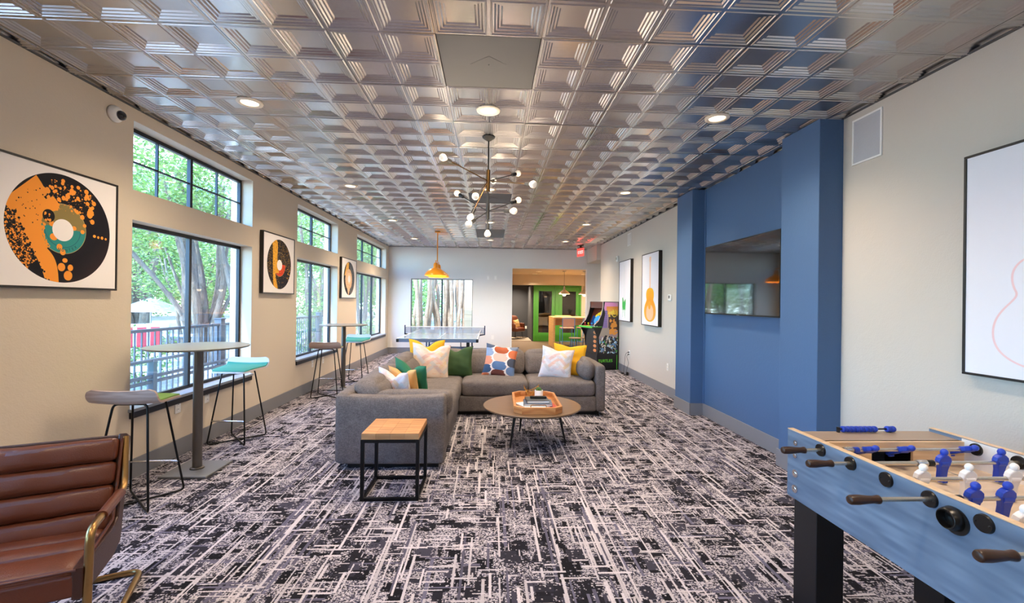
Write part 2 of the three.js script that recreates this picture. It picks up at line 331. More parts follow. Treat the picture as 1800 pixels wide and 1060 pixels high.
{ // back window, two lites
  const w = structGroup('window_1', [(-2.267 - 0.525) / 2, 0.565, B - 0.13]); const W = 1.742, H = 1.535, f = 0.015;
  part('window_frame', [b2(-W / 2, W / 2, 0, f, -0.03, 0.03), b2(-W / 2, W / 2, H - f, H, -0.03, 0.03), b2(-W / 2, -W / 2 + f, f, H - f, -0.03, 0.03), b2(W / 2 - f, W / 2, f, H - f, -0.03, 0.03)], M.bronze, w);
  part('mullion', b2(-0.02, 0.02, f, H - f, -0.03, 0.03), M.bronze, w);
  for (const s of [-1, 1]) part('pane', b2(s > 0 ? 0.02 : -W / 2 + f, s > 0 ? W / 2 - f : -0.02, f, H - f, -0.003, -0.0029), M.glass, w);
}

// ---------------------------------------------------------------- pressed tin ceiling
const T = 0.61, TX = -0.337, TZ = -2.526;
const RINGS = [[0.1525, 0], [0.1435, 0], [0.1395, -0.004], [0.1355, -0.004], [0.1315, 0.001], [0.1215, 0.001], [0.1135, 0.008], [0.1035, 0.008], [0.0955, 0.015], [0.0855, 0.015], [0.0775, 0.021]];
function tinTile(x0, x1, z0, z1) {
  const pos = [], ci = (v, a, b) => Math.max(a, Math.min(b, v)), K = 0.996;
  const quad = (P) => { const q = P.map(([x, y, z]) => V(ci(x * K, x0, x1), y, ci(z * K, z0, z1))); const n = q[1].clone().sub(q[0]).cross(q[2].clone().sub(q[0])); const o = n.y > 0 ? [0, 2, 1, 0, 3, 2] : [0, 1, 2, 0, 2, 3]; for (const i of o) pos.push(q[i].x, q[i].y, q[i].z); };
  for (const cx of [-T / 4, T / 4]) for (const cz of [-T / 4, T / 4]) {
    for (let k = 0; k < RINGS.length - 1; k++) {
      const [a, ya] = RINGS[k], [b, yb] = RINGS[k + 1], c = [[-1, -1], [1, -1], [1, 1], [-1, 1]];
      for (let s = 0; s < 4; s++) { const [p, q] = [c[s], c[(s + 1) % 4]]; quad([[cx + p[0] * a, ya, cz + p[1] * a], [cx + q[0] * a, ya, cz + q[1] * a], [cx + q[0] * b, yb, cz + q[1] * b], [cx + p[0] * b, yb, cz + p[1] * b]]); }
    }
    const [a, y] = RINGS[RINGS.length - 1]; quad([[cx - a, y, cz - a], [cx + a, y, cz - a], [cx + a, y, cz + a], [cx - a, y, cz + a]]);
  }
  const g = new THREE.BufferGeometry(); g.setAttribute('position', new THREE.Float32BufferAttribute(pos, 3)); g.computeVertexNormals(); return uvBox(g);
}
const ceiling = structGroup('ceiling', [0, C, 0]);
part('ceiling_slab', b2(L - 0.25, 5.2, 0.045, 0.2, B - 0.2, NEAR + 0.2), M.slab, ceiling);
{
  const cache = {}, shades = [0, 1, 2].map((i) => { const m = M.tin.clone(); m.roughness = 0.2 + 0.05 * i; m.color.offsetHSL(0, 0, -0.02 * i); return m; });
  const blanks = new Set(['0,0', '0,6', '0,11', '0,12']);
  for (let i = -5; i <= 5; i++) for (let j = -7; j <= 16; j++) {
    const cx = TX + (i + 0.5) * T, cz = TZ - (j + 0.5) * T;
    const x0 = Math.max(-T / 2, L - cx), x1 = Math.min(T / 2, R - cx), z0 = Math.max(-T / 2, B - cz), z1 = T / 2;
    if (x1 - x0 < 0.02 || z1 - z0 < 0.02) continue;
    const key = [x0, x1, z0, z1].map((v) => v.toFixed(3)).join();
    if (blanks.has(i + ',' + j)) {
      const p = part('ceiling_panel', b2(-T / 2 + 0.004, T / 2 - 0.004, 0, 0.012, -T / 2 + 0.004, T / 2 - 0.004), M.tinFlat, ceiling, { at: [cx, 0, cz], label: 'plain grey flat access panel' });
      part('emblem', [lathe([[0.0001, -0.003], [0.1, -0.003], [0.105, 0]], 4).scale(1.15, 1, 0.95), cy(0.006, 0.006, 0.006, 0, -0.004, 0, 8)], M.tinFlat, p);
      continue;
    }
    part('ceiling_tile', cache[key] ??= tinTile(x0, x1, z0, z1), shades[Math.floor(rng() * 3)], ceiling, { raw: true, at: [cx, 0, cz], rot: [rr(-0.004, 0.004), 0, rr(-0.004, 0.004)] });
  }
  part('perimeter_strip', [b2(L, L + 0.02, -0.004, 0.004, B, NEAR), b2(R - 0.02, R, -0.004, 0.004, B, NEAR), b2(L, R, -0.004, 0.004, B, B + 0.015)], M.tinFlat, ceiling);
  part('corridor_ceiling', b2(R + 0.2, 5.2, 0, 0.04, B, NEAR), M.wall, ceiling);
  part('plain_ceiling', b2(L, R, 0, 0.04, TZ + 7 * T, NEAR), M.tin, ceiling);
}

// ---------------------------------------------------------------- recessed downlights
M.lens = std(0xfff3df, 0.4, { emissive: new THREE.Color().setRGB(1.0, 0.78, 0.5), emissiveIntensity: 6 });
M.trimRing = std(0xf2e6d2, 0.4);
function spot(x, y, z, power, angle = 1.25, pen = 0.9, color = LAMP_COLOR) {
  const s = new THREE.SpotLight(color, power * LAMP_LEVEL, 0, angle, pen, 2); s.position.set(x, y, z); s.target.position.set(x, 0, z); s.castShadow = true; s.shadow.radius = 3; s.name = 'lamp_light'; scene.add(s, s.target); return s;
}
const LX = [-1.885, -0.04, 1.82], LZ = [-3.5, -5.95, -8.42, -10.82, -1.05, 1.4];
const colName = ['window-side row', 'middle row', 'row nearest the blue wall'], rowName = ['closest to the camera', 'second one back', 'third one back', 'last one before the far wall', 'just above the camera', 'behind the camera'];
let lamp0 = null;
LX.forEach((x, i) => LZ.forEach((z, j) => {
  const label = `round warm recessed ceiling downlight, ${colName[i]}, ${rowName[j]}`;
  if (!lamp0) {
    lamp0 = thing('recessed_downlight', label, 'ceiling light', [x, C - 0.004, z], 0, 'recessed downlights in the tin ceiling');
    part('trim_ring', lathe([[0.062, -0.004], [0.07, -0.012], [0.092, -0.008], [0.095, 0.004], [0.062, 0.004], [0.062, -0.004]], 36), M.trimRing, lamp0);
    part('light_lens', cy(0.063, 0.063, 0.006, 0, 0.0, 0, 36), M.lens, lamp0);
  } else copyOf(lamp0, label, [x, C - 0.004, z]);
  spot(x, C - 0.02, z, [13, 13, 17, 22, 8, 8][j]);
}));

// ---------------------------------------------------------------- adjoining room behind the opening
M.farWall = std(0xcbbba4, 0.8); M.farFloor = std(0xffffff, 0.6, { map: woodTex([118, 98, 78], [92, 74, 58], { repeat: [0.8, 0.8] }) });
M.green = std(0x3f8a28, 0.45); M.paper = std(0x3a3c42, 0.9, { bumpMap: weaveTex, bumpScale: 0.003 });
const FZ = -16.57;
struct('floor_far_room', b2(0.2, 4.4, -0.12, 0, -18.9, B - 0.02), M.farFloor);
struct('ceiling_far_room', b2(0.2, 4.4, 2.5, 2.7, -18.9, B - 0.2), M.farWall);
struct('wall_far_room_left', b2(0.1, 0.3, 0, 2.7, -18.9, B - 0.2), M.farWall);
struct('wall_far_room_right', b2(4.2, 4.4, 0, 2.7, -18.9, B - 0.2), M.farWall);
struct('wall_far_room_end', [b2(0.3, 3.6, 2.12, 2.5, FZ - 0.15, FZ + 0.35), b2(3.42, 4.2, 0, 2.5, FZ - 0.15, FZ), b2(0.3, 0.75, 0, 2.12, FZ - 0.15, FZ)], M.farWall);
struct('wall_dark_paper', b2(0.3, 4.2, 0, 2.5, -18.9, -18.7), M.paper);
struct('wall_dark_paper', b2(1.56, 1.60, 0, 2.12, -18.7, FZ - 0.06), M.paper);
function frenchDoor(x0, x1) {
  const d = structGroup('door_1', [(x0 + x1) / 2, 0, FZ - 0.03]), w = (x1 - x0) / 2, h = 2.06;
  part('door_frame', [b2(-w, -w + 0.07, 0, h + 0.06, -0.06, 0.06, 0.006), b2(w - 0.07, w, 0, h + 0.06, -0.06, 0.06, 0.006), b2(-w + 0.07, w - 0.07, h, h + 0.06, -0.06, 0.06, 0.006)], M.green, d);
  part('door_stile', b2(-w + 0.072, -w + 0.2, 0.005, h - 0.003, -0.022, 0.022, 0.006), M.green, d); part('door_stile', b2(w - 0.2, w - 0.072, 0.005, h - 0.003, -0.022, 0.022, 0.006), M.green, d);
  part('door_rail', b2(-w + 0.2, w - 0.2, 0.005, 0.33, -0.022, 0.022, 0.006), M.green, d); part('door_rail', b2(-w + 0.2, w - 0.2, h - 0.16, h - 0.003, -0.022, 0.022, 0.006), M.green, d);
  part('pane', b2(-w + 0.195, w - 0.195, 0.325, h - 0.155, -0.003, 0.003), M.glass, d);
  part('door_handle', [rod(V(w - 0.14, 1.0, 0.02), V(w - 0.14, 1.0, 0.07), 0.01), rod(V(w - 0.14, 1.0, 0.065), V(w - 0.25, 1.0, 0.065), 0.009)], M.steel, d);
}
frenchDoor(1.6, 2.5); frenchDoor(2.5, 3.42);
// ---------------------------------------------------------------- sectional sofa (parts given in room coordinates)
const W2 = (g, o) => (Array.isArray(g) ? g : [g]).map((q) => q.translate(-o.position.x, -o.position.y, -o.position.z));
{
  const s = thing('sectional_sofa', 'large grey brown L-shaped sectional sofa in the middle of the carpet', 'sofa', [0.09, 0, -5.3]);
  const sb = (x0, x1, y0, y1, z0, z1, o = {}) => soft(x1 - x0, y1 - y0, z1 - z0, (x0 + x1) / 2, (y0 + y1) / 2, (z0 + z1) / 2, { r: 0.03, crown: 0.006, wrinkle: 0.002, ...o });
  const P = (n, g, m = M.sofa) => part(n, W2(g, s), m, s);
  P('base', [sb(-1.3, -0.40, 0.05, 0.25, -6.6, -3.97), sb(-0.42, 1.39, 0.05, 0.25, -6.6, -5.68)]);
  P('armrest', sb(-1.32, -0.385, 0.05, 0.652, -3.985, -3.85, { r: 0.035, warp: (o, c) => { if (c[1] > 0) o[1] -= 0.022 * (1 - c[0] * c[0]) * c[1]; } }));
  P('armrest', sb(1.38, 1.51, 0.05, 0.655, -6.6, -5.68, { r: 0.04 }));
  P('back_frame', sb(-1.34, -1.2, 0.05, 0.66, -6.64, -3.86, { r: 0.04 })); P('back_frame', sb(-1.3, 1.5, 0.05, 0.66, -6.66, -6.52, { r: 0.04 }));
  P('seat_cushion', sb(-1.18, -0.375, 0.245, 0.445, -6.5, -4.0, { r: 0.05, crown: 0.02, nz: 30 }));
  P('seat_cushion', sb(-0.37, 0.497, 0.245, 0.45, -6.5, -5.665, { r: 0.06, crown: 0.022 })); P('seat_cushion', sb(0.503, 1.378, 0.245, 0.45, -6.5, -5.665, { r: 0.06, crown: 0.022 }));
  const lean = (k) => (o, c) => { o[2] -= 0.05 * c[1]; o[1] += 0.012 * k * c[0]; }, leanX = (o, c) => { o[0] -= 0.05 * c[1]; };
  P('back_cushion', sb(-1.2, -0.93, 0.42, 0.735, -5.2, -4.0, { r: 0.085, crown: 0.035, crownX: 0.035, wrinkle: 0.012, warp: leanX })); P('back_cushion', sb(-1.2, -0.93, 0.42, 0.75, -6.35, -5.2, { r: 0.085, crown: 0.035, crownX: 0.035, wrinkle: 0.012, warp: leanX }));
  P('back_cushion', sb(-0.98, -0.375, 0.43, 0.75, -6.53, -6.26, { r: 0.085, crown: 0.03, crownZ: 0.03, wrinkle: 0.01, warp: lean(1) })); P('back_cushion', sb(-0.37, 0.49, 0.43, 0.765, -6.53, -6.25, { r: 0.085, crown: 0.03, crownZ: 0.035, wrinkle: 0.01, warp: lean(1) })); P('back_cushion', sb(0.5, 1.33, 0.43, 0.755, -6.53, -6.25, { r: 0.085, crown: 0.03, crownZ: 0.035, wrinkle: 0.01, warp: lean(-1) }));
  P('arm_cushion', sb(1.21, 1.375, 0.445, 0.70, -6.28, -5.72, { r: 0.08, crown: 0.03, crownX: 0.03, wrinkle: 0.008 })); P('arm_cushion', sb(-1.1, -0.345, 0.44, 0.648, -4.15, -3.985, { r: 0.05, crown: 0.01 }));
  P('plinth', [b2(-1.24, -0.45, 0, 0.055, -6.5, -3.93), b2(-0.5, 1.44, 0, 0.055, -6.5, -5.76)], M.black);
}
// ---------------------------------------------------------------- throw pillows
{
  const sat = (hex) => std(hex, 0.75, { bumpMap: weaveTex, bumpScale: 0.0003 });
  const pastel = (a, b) => canvasTex(512, 512, (g, w, h) => {
    const cols = ['#f4e9e6', '#e9d9dc', '#f2cfc0', '#dfe4ee', '#f6efe9', '#e8c7c4', '#d9dfe2', '#f3dcb6'];
    g.fillStyle = a; g.fillRect(0, 0, w, h); let k = 0; const s = 118;
    for (let j = -2; j < 7; j++) for (let i = -2; i < 7; i++) { g.save(); g.translate(i * s + (j % 2) * s * 0.5, j * s * 0.5); g.rotate(((i + j) % 2 ? 1 : -1) * Math.PI / 4); g.fillStyle = cols[(k = (k * 5 + 3 + i * i + j) % cols.length + 0) % cols.length] || b; g.globalAlpha = 0.85; g.fillRect(-s * 0.62, -s * 0.2, s * 1.24, s * 0.4); g.restore(); }
    g.globalAlpha = 0.25; for (let i = 0; i < 60; i++) { g.fillStyle = i % 2 ? '#ffffff' : b; g.fillRect(rng() * w, rng() * h, 60, 20); }
  });
  const geometric = canvasTex(512, 512, (g, w, h) => {
    g.fillStyle = '#f0e6e2'; g.fillRect(0, 0, w, h);
    const cols = ['#e48a66', '#4f6789', '#b4572f', '#6c7790', '#eebfae', '#43536d', '#7f9cc0', '#6d3a30', '#f0b9a6', '#5c7ca8']; const cw = 226, ch = 132;
    for (let i = -1; i < 2; i++) for (let j = -1; j < 5; j++) {
      const x = 256 + i * cw, y = j * ch + (i ? 5 : ch / 2 + 5); g.fillStyle = [['#e48a66', '#43536d', '#8fa3c4', '#e79a7c', '#34557e', '#e48a66'], ['#6c7790', '#b4572f', '#eebfae', '#5c7ca8', '#6d3a30', '#6c7790'], ['#5a6a88', '#7a869c', '#e0784a', '#4a4f5e', '#6c87b0', '#e79a7c']][i + 1][j + 1];
      g.beginPath(); const a = cw * 0.5, b = ch * 0.5; g.moveTo(x - a, y); g.bezierCurveTo(x - a, y - b * 0.7, x - a * 0.62, y - b, x - a * 0.4, y - b); g.lineTo(x + a * 0.4, y - b); g.bezierCurveTo(x + a * 0.62, y - b, x + a, y - b * 0.7, x + a, y); g.bezierCurveTo(x + a, y + b * 0.7, x + a * 0.62, y + b, x + a * 0.4, y + b); g.lineTo(x - a * 0.4, y + b); g.bezierCurveTo(x - a * 0.62, y + b, x - a, y + b * 0.7, x - a, y); g.fill();
      g.fillStyle = '#f6efec'; g.save(); g.translate(x + a * 0.98, y - ch * 0.25); g.rotate(Math.PI / 4); g.fillRect(-20, -20, 40, 40); g.restore();
    }
  });
  const mPeach = std(0xf0e8e2, 0.6, { map: pastel('#f6e6d8', '#f2b98c'), bumpMap: weaveTex, bumpScale: 0.0002 }), mPastel = std(0xe6e2e4, 0.65, { map: pastel('#eef0f6', '#f2c6bd'), bumpMap: weaveTex, bumpScale: 0.0002 });
  const mGeo = std(0xffffff, 0.8, { map: geometric }), mYellow = sat(0xe8ac12), mGreen = sat(0x2c4a20), mGreen2 = sat(0x1c6b4a), mTan = sat(0xd9a765);
  function pillow(label, mat, w, h, t, at, rot, o = {}) {
    const g = thing('throw_pillow', label, 'pillow', at); g.rotation.set(rot[0], rot[1], rot[2], 'YXZ');
    part('pillow_cover', pillowGeo(w, h, t, o), mat, g, { uv: true }); return g;
  }
  pillow('pale peach and white patterned throw pillow with a dented top, in the sofa corner', mPeach, 0.52, 0.50, 0.15, [-0.79, 0.655, -5.9], [-0.22, 0.3, -0.1], { chop: 0.16, seed: 1 });
  pillow('yellow throw pillow of which only the dented top edge shows above the peach pillow', mYellow, 0.5, 0.5, 0.13, [-0.865, 0.70, -6.06], [-0.24, 0.3, -0.05], { chop: 0.17, seed: 2 });
  pillow('dark olive green throw pillow right beside the peach one in the sofa corner', mGreen, 0.48, 0.44, 0.15, [-0.475, 0.63, -6.13], [-0.26, -0.05, 0.02], { chop: 0.13, seed: 3 });
  pillow('throw pillow with blue, grey, rust and peach rounded geometric print', mGeo, 0.46, 0.46, 0.14, [0.138, 0.65, -6.08], [-0.3, -0.1, -0.12], { chop: 0.03, seed: 4 });
  pillow('white and pastel patterned throw pillow leaning on the yellow pillow by the right arm', mPastel, 0.45, 0.44, 0.14, [0.905, 0.64, -5.98], [-0.3, -0.1, -0.14], { chop: 0.06, seed: 5 });
  pillow('bright mustard yellow throw pillow behind the pastel one at the right arm', mYellow, 0.47, 0.46, 0.14, [1.11, 0.665, -6.13], [-0.25, -0.15, -0.05], { chop: 0.05, seed: 6 });
  pillow('emerald green throw pillow with pointed corner on the long side of the sofa', mGreen2, 0.46, 0.44, 0.13, [-0.79, 0.65, -4.5], [-0.22, 2.46, 0.12], { chop: 0.17, seed: 7 });
  pillow('thin golden tan pillow squeezed between white pillow and emerald pillow', mTan, 0.42, 0.40, 0.1, [-0.845, 0.615, -4.43], [-0.22, 2.46, 0.0], { chop: 0.15, seed: 8 });
  pillow('white and pastel throw pillow with dented top just behind the near sofa arm', mPastel, 0.44, 0.40, 0.13, [-0.92, 0.61, -4.34], [-0.22, 2.46, 0.05], { chop: 0.17, seed: 9 });
}
// ---------------------------------------------------------------- side table: wooden block top on a black cube frame
{
  const t = thing('side_table', 'small square side table with oak block top and black metal cube frame', 'side table', [-0.725, 0, -3.47]), w = 0.2, d = 0.2;
  const top = new THREE.Group(); top.name = 'table_top'; t.add(top);
  let k = 0; const oaks = [0, 1, 2].map((i) => { const m = M.oak.clone(); m.color.setScalar(0.86 + 0.07 * i); return m; });
  for (let i = 0; i < 4; i++) for (let j = 0; j < 3; j++) part('wood_block', bx(0.1035, 0.045, 0.1385, -0.156 + 0.104 * i, 0.472, -0.139 + 0.139 * j, 0.0015, 1), oaks[(k++ * 7 + i) % 3], top);
  for (const sx of [-1, 1]) for (const sz of [-1, 1]) part('leg', b2(sx * w - 0.0125, sx * w + 0.0125, 0, 0.449, sz * d - 0.0125, sz * d + 0.0125, 0.002), M.blackMetal, t);
  for (const y of [0.012, 0.437]) { for (const s of [-1, 1]) { part('rail', b2(-w + 0.0125, w - 0.0125, y - 0.0115, y + 0.0115, s * d - 0.012, s * d + 0.012, 0.002), M.blackMetal, t); part('rail', b2(s * w - 0.012, s * w + 0.012, y - 0.0115, y + 0.0115, -d + 0.0125, d - 0.0125, 0.002), M.blackMetal, t); } }
}
// ---------------------------------------------------------------- coffee table with tray and what lies in it
{
  const t = thing('coffee_table', 'round dark brown coffee table on three slim black splayed legs', 'coffee table', [0.445, 0, -4.63]);
  M.darkTop = std(0xffffff, 0.35, { map: woodTex([124, 98, 74], [98, 76, 56]) });
  part('table_top', lathe([[0.0001, 0.392], [0.505, 0.392], [0.512, 0.387], [0.514, 0.379], [0.5, 0.368], [0.0001, 0.368]], 72), M.darkTop, t);
  part('under_ring', lathe([[0.2, 0.35], [0.36, 0.35], [0.36, 0.367], [0.2, 0.367], [0.2, 0.35]], 40), M.black, t);
  for (const [x, z] of [[-0.235, 0.2], [0.35, 0.06], [-0.1, -0.37]]) part('leg', rod(V(x * 0.78, 0.352, z * 0.78), V(x, 0, z), 0.017, 12, 0.009), M.black, t);
  const y0 = 0.393;
  const tr = thing('serving_tray', 'octagonal wooden serving tray holding books and a plant', 'tray', [0.478, y0, -4.6], -0.02), w = 0.235, d = 0.40, c = 0.075;
  const oct = (e) => [[-w - e + c, -d - e], [w + e - c, -d - e], [w + e, -d - e + c], [w + e, d + e - c], [w + e - c, d + e], [-w - e + c, d + e], [-w - e, d + e - c], [-w - e, -d - e + c]];
  part('tray_floor', extr(poly(oct(0)), 0.012).rotateX(Math.PI / 2).translate(0, 0.013, 0), M.trayWood, tr);
  const ring = poly(oct(0)); { const h = new THREE.Path(); oct(-0.02).forEach((p, i) => (i ? h.lineTo(...p) : h.moveTo(...p))); h.closePath(); ring.holes.push(h); }
  part('tray_rim', extr(ring, 0.05, 0.002).rotateX(Math.PI / 2).translate(0, 0.064, 0), M.trayWood, tr);
  for (const s of [-1, 1]) part('handle', tube([V(-0.075, 0.02, s * (d - 0.02)), V(-0.075, 0.085, s * (d - 0.03)), V(0.075, 0.085, s * (d - 0.03)), V(0.075, 0.02, s * (d - 0.02))], 0.004, 0.012, { n: 8 }), M.antiqueBrass, tr);
  const pages = std(0xf1efe8, 0.8);
  function book(label, cover, bw, bh, bd, at, turn) {
    const b = thing('book', label, 'book', at, turn);
    part('cover', [b2(-bw / 2, bw / 2, 0, 0.003, -bd / 2, bd / 2), b2(-bw / 2, bw / 2, bh - 0.003, bh, -bd / 2, bd / 2), b2(-bw / 2, -bw / 2 + 0.003, 0, bh, -bd / 2, bd / 2)], cover, b);
    part('page_block', b2(-bw / 2 + 0.003, bw / 2 - 0.004, 0.003, bh - 0.003, -bd / 2 + 0.004, bd / 2 - 0.004), pages, b); return b;
  }
  const q = y0 + 0.014;
  book('white book lying lowest and askew in the tray, left of the stack', std(0xe8e9ee, 0.5), 0.24, 0.022, 0.3, [0.43, q, -4.46], 0.45);
  book('white book with red edge lying at the right front of the tray', std(0xb9463c, 0.5), 0.27, 0.018, 0.24, [0.535, q, -4.42], 0.12);
  book('blue grey book lying on top of the white books', std(0x53627a, 0.5), 0.29, 0.02, 0.23, [0.49, q + 0.023, -4.5], -0.06);
  book('thick white book with dark grey cover, topmost of the stack in the tray', std(0x4b5054, 0.4), 0.23, 0.026, 0.2, [0.485, q + 0.044, -4.52], 0.04);
  const rem = thing('black_box', 'long flat black case lying on the topmost book', 'case', [0.5, q + 0.071, -4.54], -0.03);
  part('case_body', bx(0.17, 0.02, 0.05, 0, 0.01, 0, 0.006), M.black, rem);
  const pot = thing('potted_succulent', 'small green succulent in a round white pot at the back of the tray', 'plant', [0.535, q, -4.8]);
  part('pot', lathe([[0.0001, 0], [0.038, 0], [0.045, 0.02], [0.046, 0.1], [0.04, 0.102], [0.039, 0.085], [0.0001, 0.085]], 32), M.white, pot);
  const lf = []; M.succulent = std(0x557a3e, 0.6);
  for (let i = 0; i < 34; i++) { const a = i * 2.4, e = 0.25 + 1.15 * (i / 34), l = 0.05 - 0.012 * (1 - i / 34); const g = new THREE.SphereGeometry(0.5, 8, 6).scale(0.016, l, 0.009).translate(0, l / 2, 0).rotateZ(-(1.55 - e)).rotateY(a).translate(0, 0.088, 0); lf.push(g); }
  part('succulent_leaf', lf, M.succulent, pot, { kind: 'stuff' });
  const br = thing('brass_ornament', 'gold coloured geometric wire ornament standing behind the plant pot', 'ornament', [0.455, q, -4.88]);
  const pt = [0, 1, 2, 3, 4, 5].map((i) => V(0.05 * Math.cos(i * 1.047), 0.035 + 0.03 * (i % 2), 0.05 * Math.sin(i * 1.047))), edges = [];
  pt.forEach((p, i) => { edges.push(rod(p, pt[(i + 1) % 6], 0.004, 6), rod(p, V(0.02, 0, 0), 0.004, 6), rod(p, V(i % 2 ? 0.09 : -0.08, 0.1 + 0.01 * i, 0), 0.0035, 6)); });
  part('wire_frame', edges, M.brass, br);
}
// ---------------------------------------------------------------- high bar tables
function barTable(label, pos) {
  const t = thing('bar_table', label, 'table', pos, 0, 'round bar tables along the windows');
  part('table_top', lathe([[0.0001, 1.062], [0.376, 1.062], [0.38, 1.058], [0.372, 1.047], [0.0001, 1.046]], 64), M.greyTop, t);
  part('pole', cy(0.036, 0.036, 1.03, 0, 0.53, 0, 24), M.poleMetal, t); part('top_plate', b2(-0.14, 0.14, 1.036, 1.046, -0.14, 0.14, 0.002), M.blackMetal, t);
  part('base_plate', b2(-0.19, 0.19, 0, 0.02, -0.19, 0.19, 0.006), M.slate, t); part('base_collar', lathe([[0.0001, 0.02], [0.055, 0.02], [0.05, 0.03], [0.037, 0.034], [0.0001, 0.034]], 24), M.poleMetal, t);
  return t;
}
barTable('round grey bar table on a square base in front of the nearest tall window', [-2.485, 0, -3.88]);
barTable('round grey bar table further back beside the second window', [-2.43, 0, -7.42]);
// ---------------------------------------------------------------- bar stools: moulded ply shell, felt pad, black rod frame; front is local +z
function barStool(label, pos, turn, shell, pad) {
  const s = thing('bar_stool', label, 'bar stool', pos, turn, undefined), H = 0.745;
  const N = 26, K = 14, SL = 0.29, AR = 0.06, AL = AR * 1.36, ST = 0.045, TL = SL + AL + ST, sh = (u, v, off) => {   // v 0 front .. 1 top of the rear lip, u -1..1 across
    const l = v * TL, hw = 0.19 + 0.035 * Math.min(1, l / SL), f0 = l < 0.05 ? 1 - 0.16 * Math.pow(1 - l / 0.05, 2.2) : 1;
    let z = 0.17 - l, y = H + 0.012 * Math.pow(Math.max(0, 1 - l / 0.1), 2) * -1 + 0.014 * u * u * (l / TL), ny = 1, nz = 0;
    if (l > SL) { const a = Math.min(l - SL, AL) / AR; z = 0.17 - SL - AR * Math.sin(a); y = H + AR * (1 - Math.cos(a)) + 0.014 * u * u * (l / TL); ny = Math.cos(a); nz = Math.sin(a); const r = Math.max(0, l - SL - AL); z -= r * Math.cos(a); y += r * Math.sin(a); }
    z += 0.03 * u * u * Math.max(0, (l - 0.12) / TL);
    return V(u * hw * f0, y + off * ny, z + off * nz);
  };
  const grid = (v0, v1, u1, o0, o1) => {
    const pos = [], idx = [], R0 = (off) => { for (let j = 0; j <= N; j++) for (let i = 0; i <= K; i++) { let u = -u1 + 2 * u1 * i / K, v = v0 + (v1 - v0) * j / N; const e = v1 >= 1 && v > 0.86 ? 1 - 0.2 * (1 - Math.sqrt(Math.max(0, 1 - Math.pow((v - 0.86) / 0.14, 2)))) : 1; const bul = o1 > 0.01 && off === o1 ? 0.012 * (1 - Math.pow(u / u1, 4)) * (1 - Math.pow(2 * j / N - 1, 4)) - 0.012 : 0; const p = sh(u * e, v, off + bul); pos.push(p.x, p.y, p.z); } };
    R0(o0); R0(o1); const M0 = (N + 1) * (K + 1), id = (s, i, j) => s * M0 + j * (K + 1) + i;
    for (let j = 0; j < N; j++) for (let i = 0; i < K; i++) { idx.push(id(0, i, j), id(0, i, j + 1), id(0, i + 1, j), id(0, i + 1, j), id(0, i, j + 1), id(0, i + 1, j + 1), id(1, i, j), id(1, i + 1, j), id(1, i, j + 1), id(1, i + 1, j), id(1, i + 1, j + 1), id(1, i, j + 1)); }
    const edge = (a, b) => idx.push(id(0, ...a), id(0, ...b), id(1, ...a), id(0, ...b), id(1, ...b), id(1, ...a));
    for (let i = 0; i < K; i++) { edge([i, 0], [i + 1, 0]); edge([i + 1, N], [i, N]); } for (let j = 0; j < N; j++) { edge([0, j + 1], [0, j]); edge([K, j], [K, j + 1]); }
    const g = new THREE.BufferGeometry(); g.setAttribute('position', new THREE.Float32BufferAttribute(pos, 3)); g.setIndex(idx);
    const q = g.toNonIndexed(); q.computeVertexNormals(); return smoothBySharp(q);
  };
  part('seat_shell', grid(0, 1, 1, -0.014, 0), shell, s, { label: shell === M.shellWalnut ? 'pinkish grey veneered shell with low curved lip' : undefined });
  part('seat_pad', grid(0.02, 0.86, 0.95, 0.001, 0.022), pad, s);
  const top = (a, b) => V(a * 0.11, H - 0.02, b * 0.09), foot = (a, b) => V(a * 0.19, 0.012, b * 0.19), mid = V(0, 0.012, 0), r = 0.0075;
  for (const sx of [-1, 1]) for (const sz of [-1, 1]) part('leg', tube([V(sx * 0.0, H - 0.02, sz * 0.09), top(sx, sz), foot(sx, sz), V(sx * 0.06, 0.012, sz * 0.06)], r, 0.035, { n: 8 }), M.blackMetal, s);
  part('floor_cross', [rod(V(-0.07, 0.012, -0.07), V(0.07, 0.012, 0.07), r, 8), rod(V(0.07, 0.012, -0.07), V(-0.07, 0.012, 0.07), r, 8)], M.blackMetal, s);
  part('under_frame', [rod(V(0, H - 0.02, -0.09), V(0, H - 0.02, 0.09), r, 8)], M.blackMetal, s);
  part('foot_rest', rod(V(-0.166, 0.24, 0.157), V(0.166, 0.24, 0.157), 0.008, 10), M.chrome, s);
  return s;
}
function smoothBySharp(q) {                             // average normals of neighbouring facets that differ by less than 45 degrees
  const p = q.attributes.position, n = q.attributes.normal, map = new Map(), out = new Float32Array(n.count * 3);
  const key = (i) => `${Math.round(p.getX(i) * 1e4)},${Math.round(p.getY(i) * 1e4)},${Math.round(p.getZ(i) * 1e4)}`;
  for (let i = 0; i < p.count; i++) { const k = key(i); map.has(k) ? map.get(k).push(i) : map.set(k, [i]); }
  for (const list of map.values()) for (const i of list) { let x = 0, y = 0, z = 0; for (const j of list) if (n.getX(i) * n.getX(j) + n.getY(i) * n.getY(j) + n.getZ(i) * n.getZ(j) > 0.7) { x += n.getX(j); y += n.getY(j); z += n.getZ(j); } const l = Math.hypot(x, y, z) || 1; out.set([x / l, y / l, z / l], i * 3); }
  q.setAttribute('normal', new THREE.BufferAttribute(out, 3)); return q;
}
M.shellPale = std(0xcfc8c6, 0.5);
barStool('bar stool with lime green pad seen from behind, at the nearest bar table', [-2.495, 0, -3.27], Math.PI + 0.05, M.shellWalnut, M.lime);
barStool('bar stool with turquoise pad and pale shell under the nearest window', [-2.6, 0, -4.69], -0.06, M.shellPale, M.teal);
barStool('bar stool with green pad seen from behind, next to the second bar table', [-2.47, 0, -6.83], Math.PI + 0.1, M.shellWalnut, M.lime);
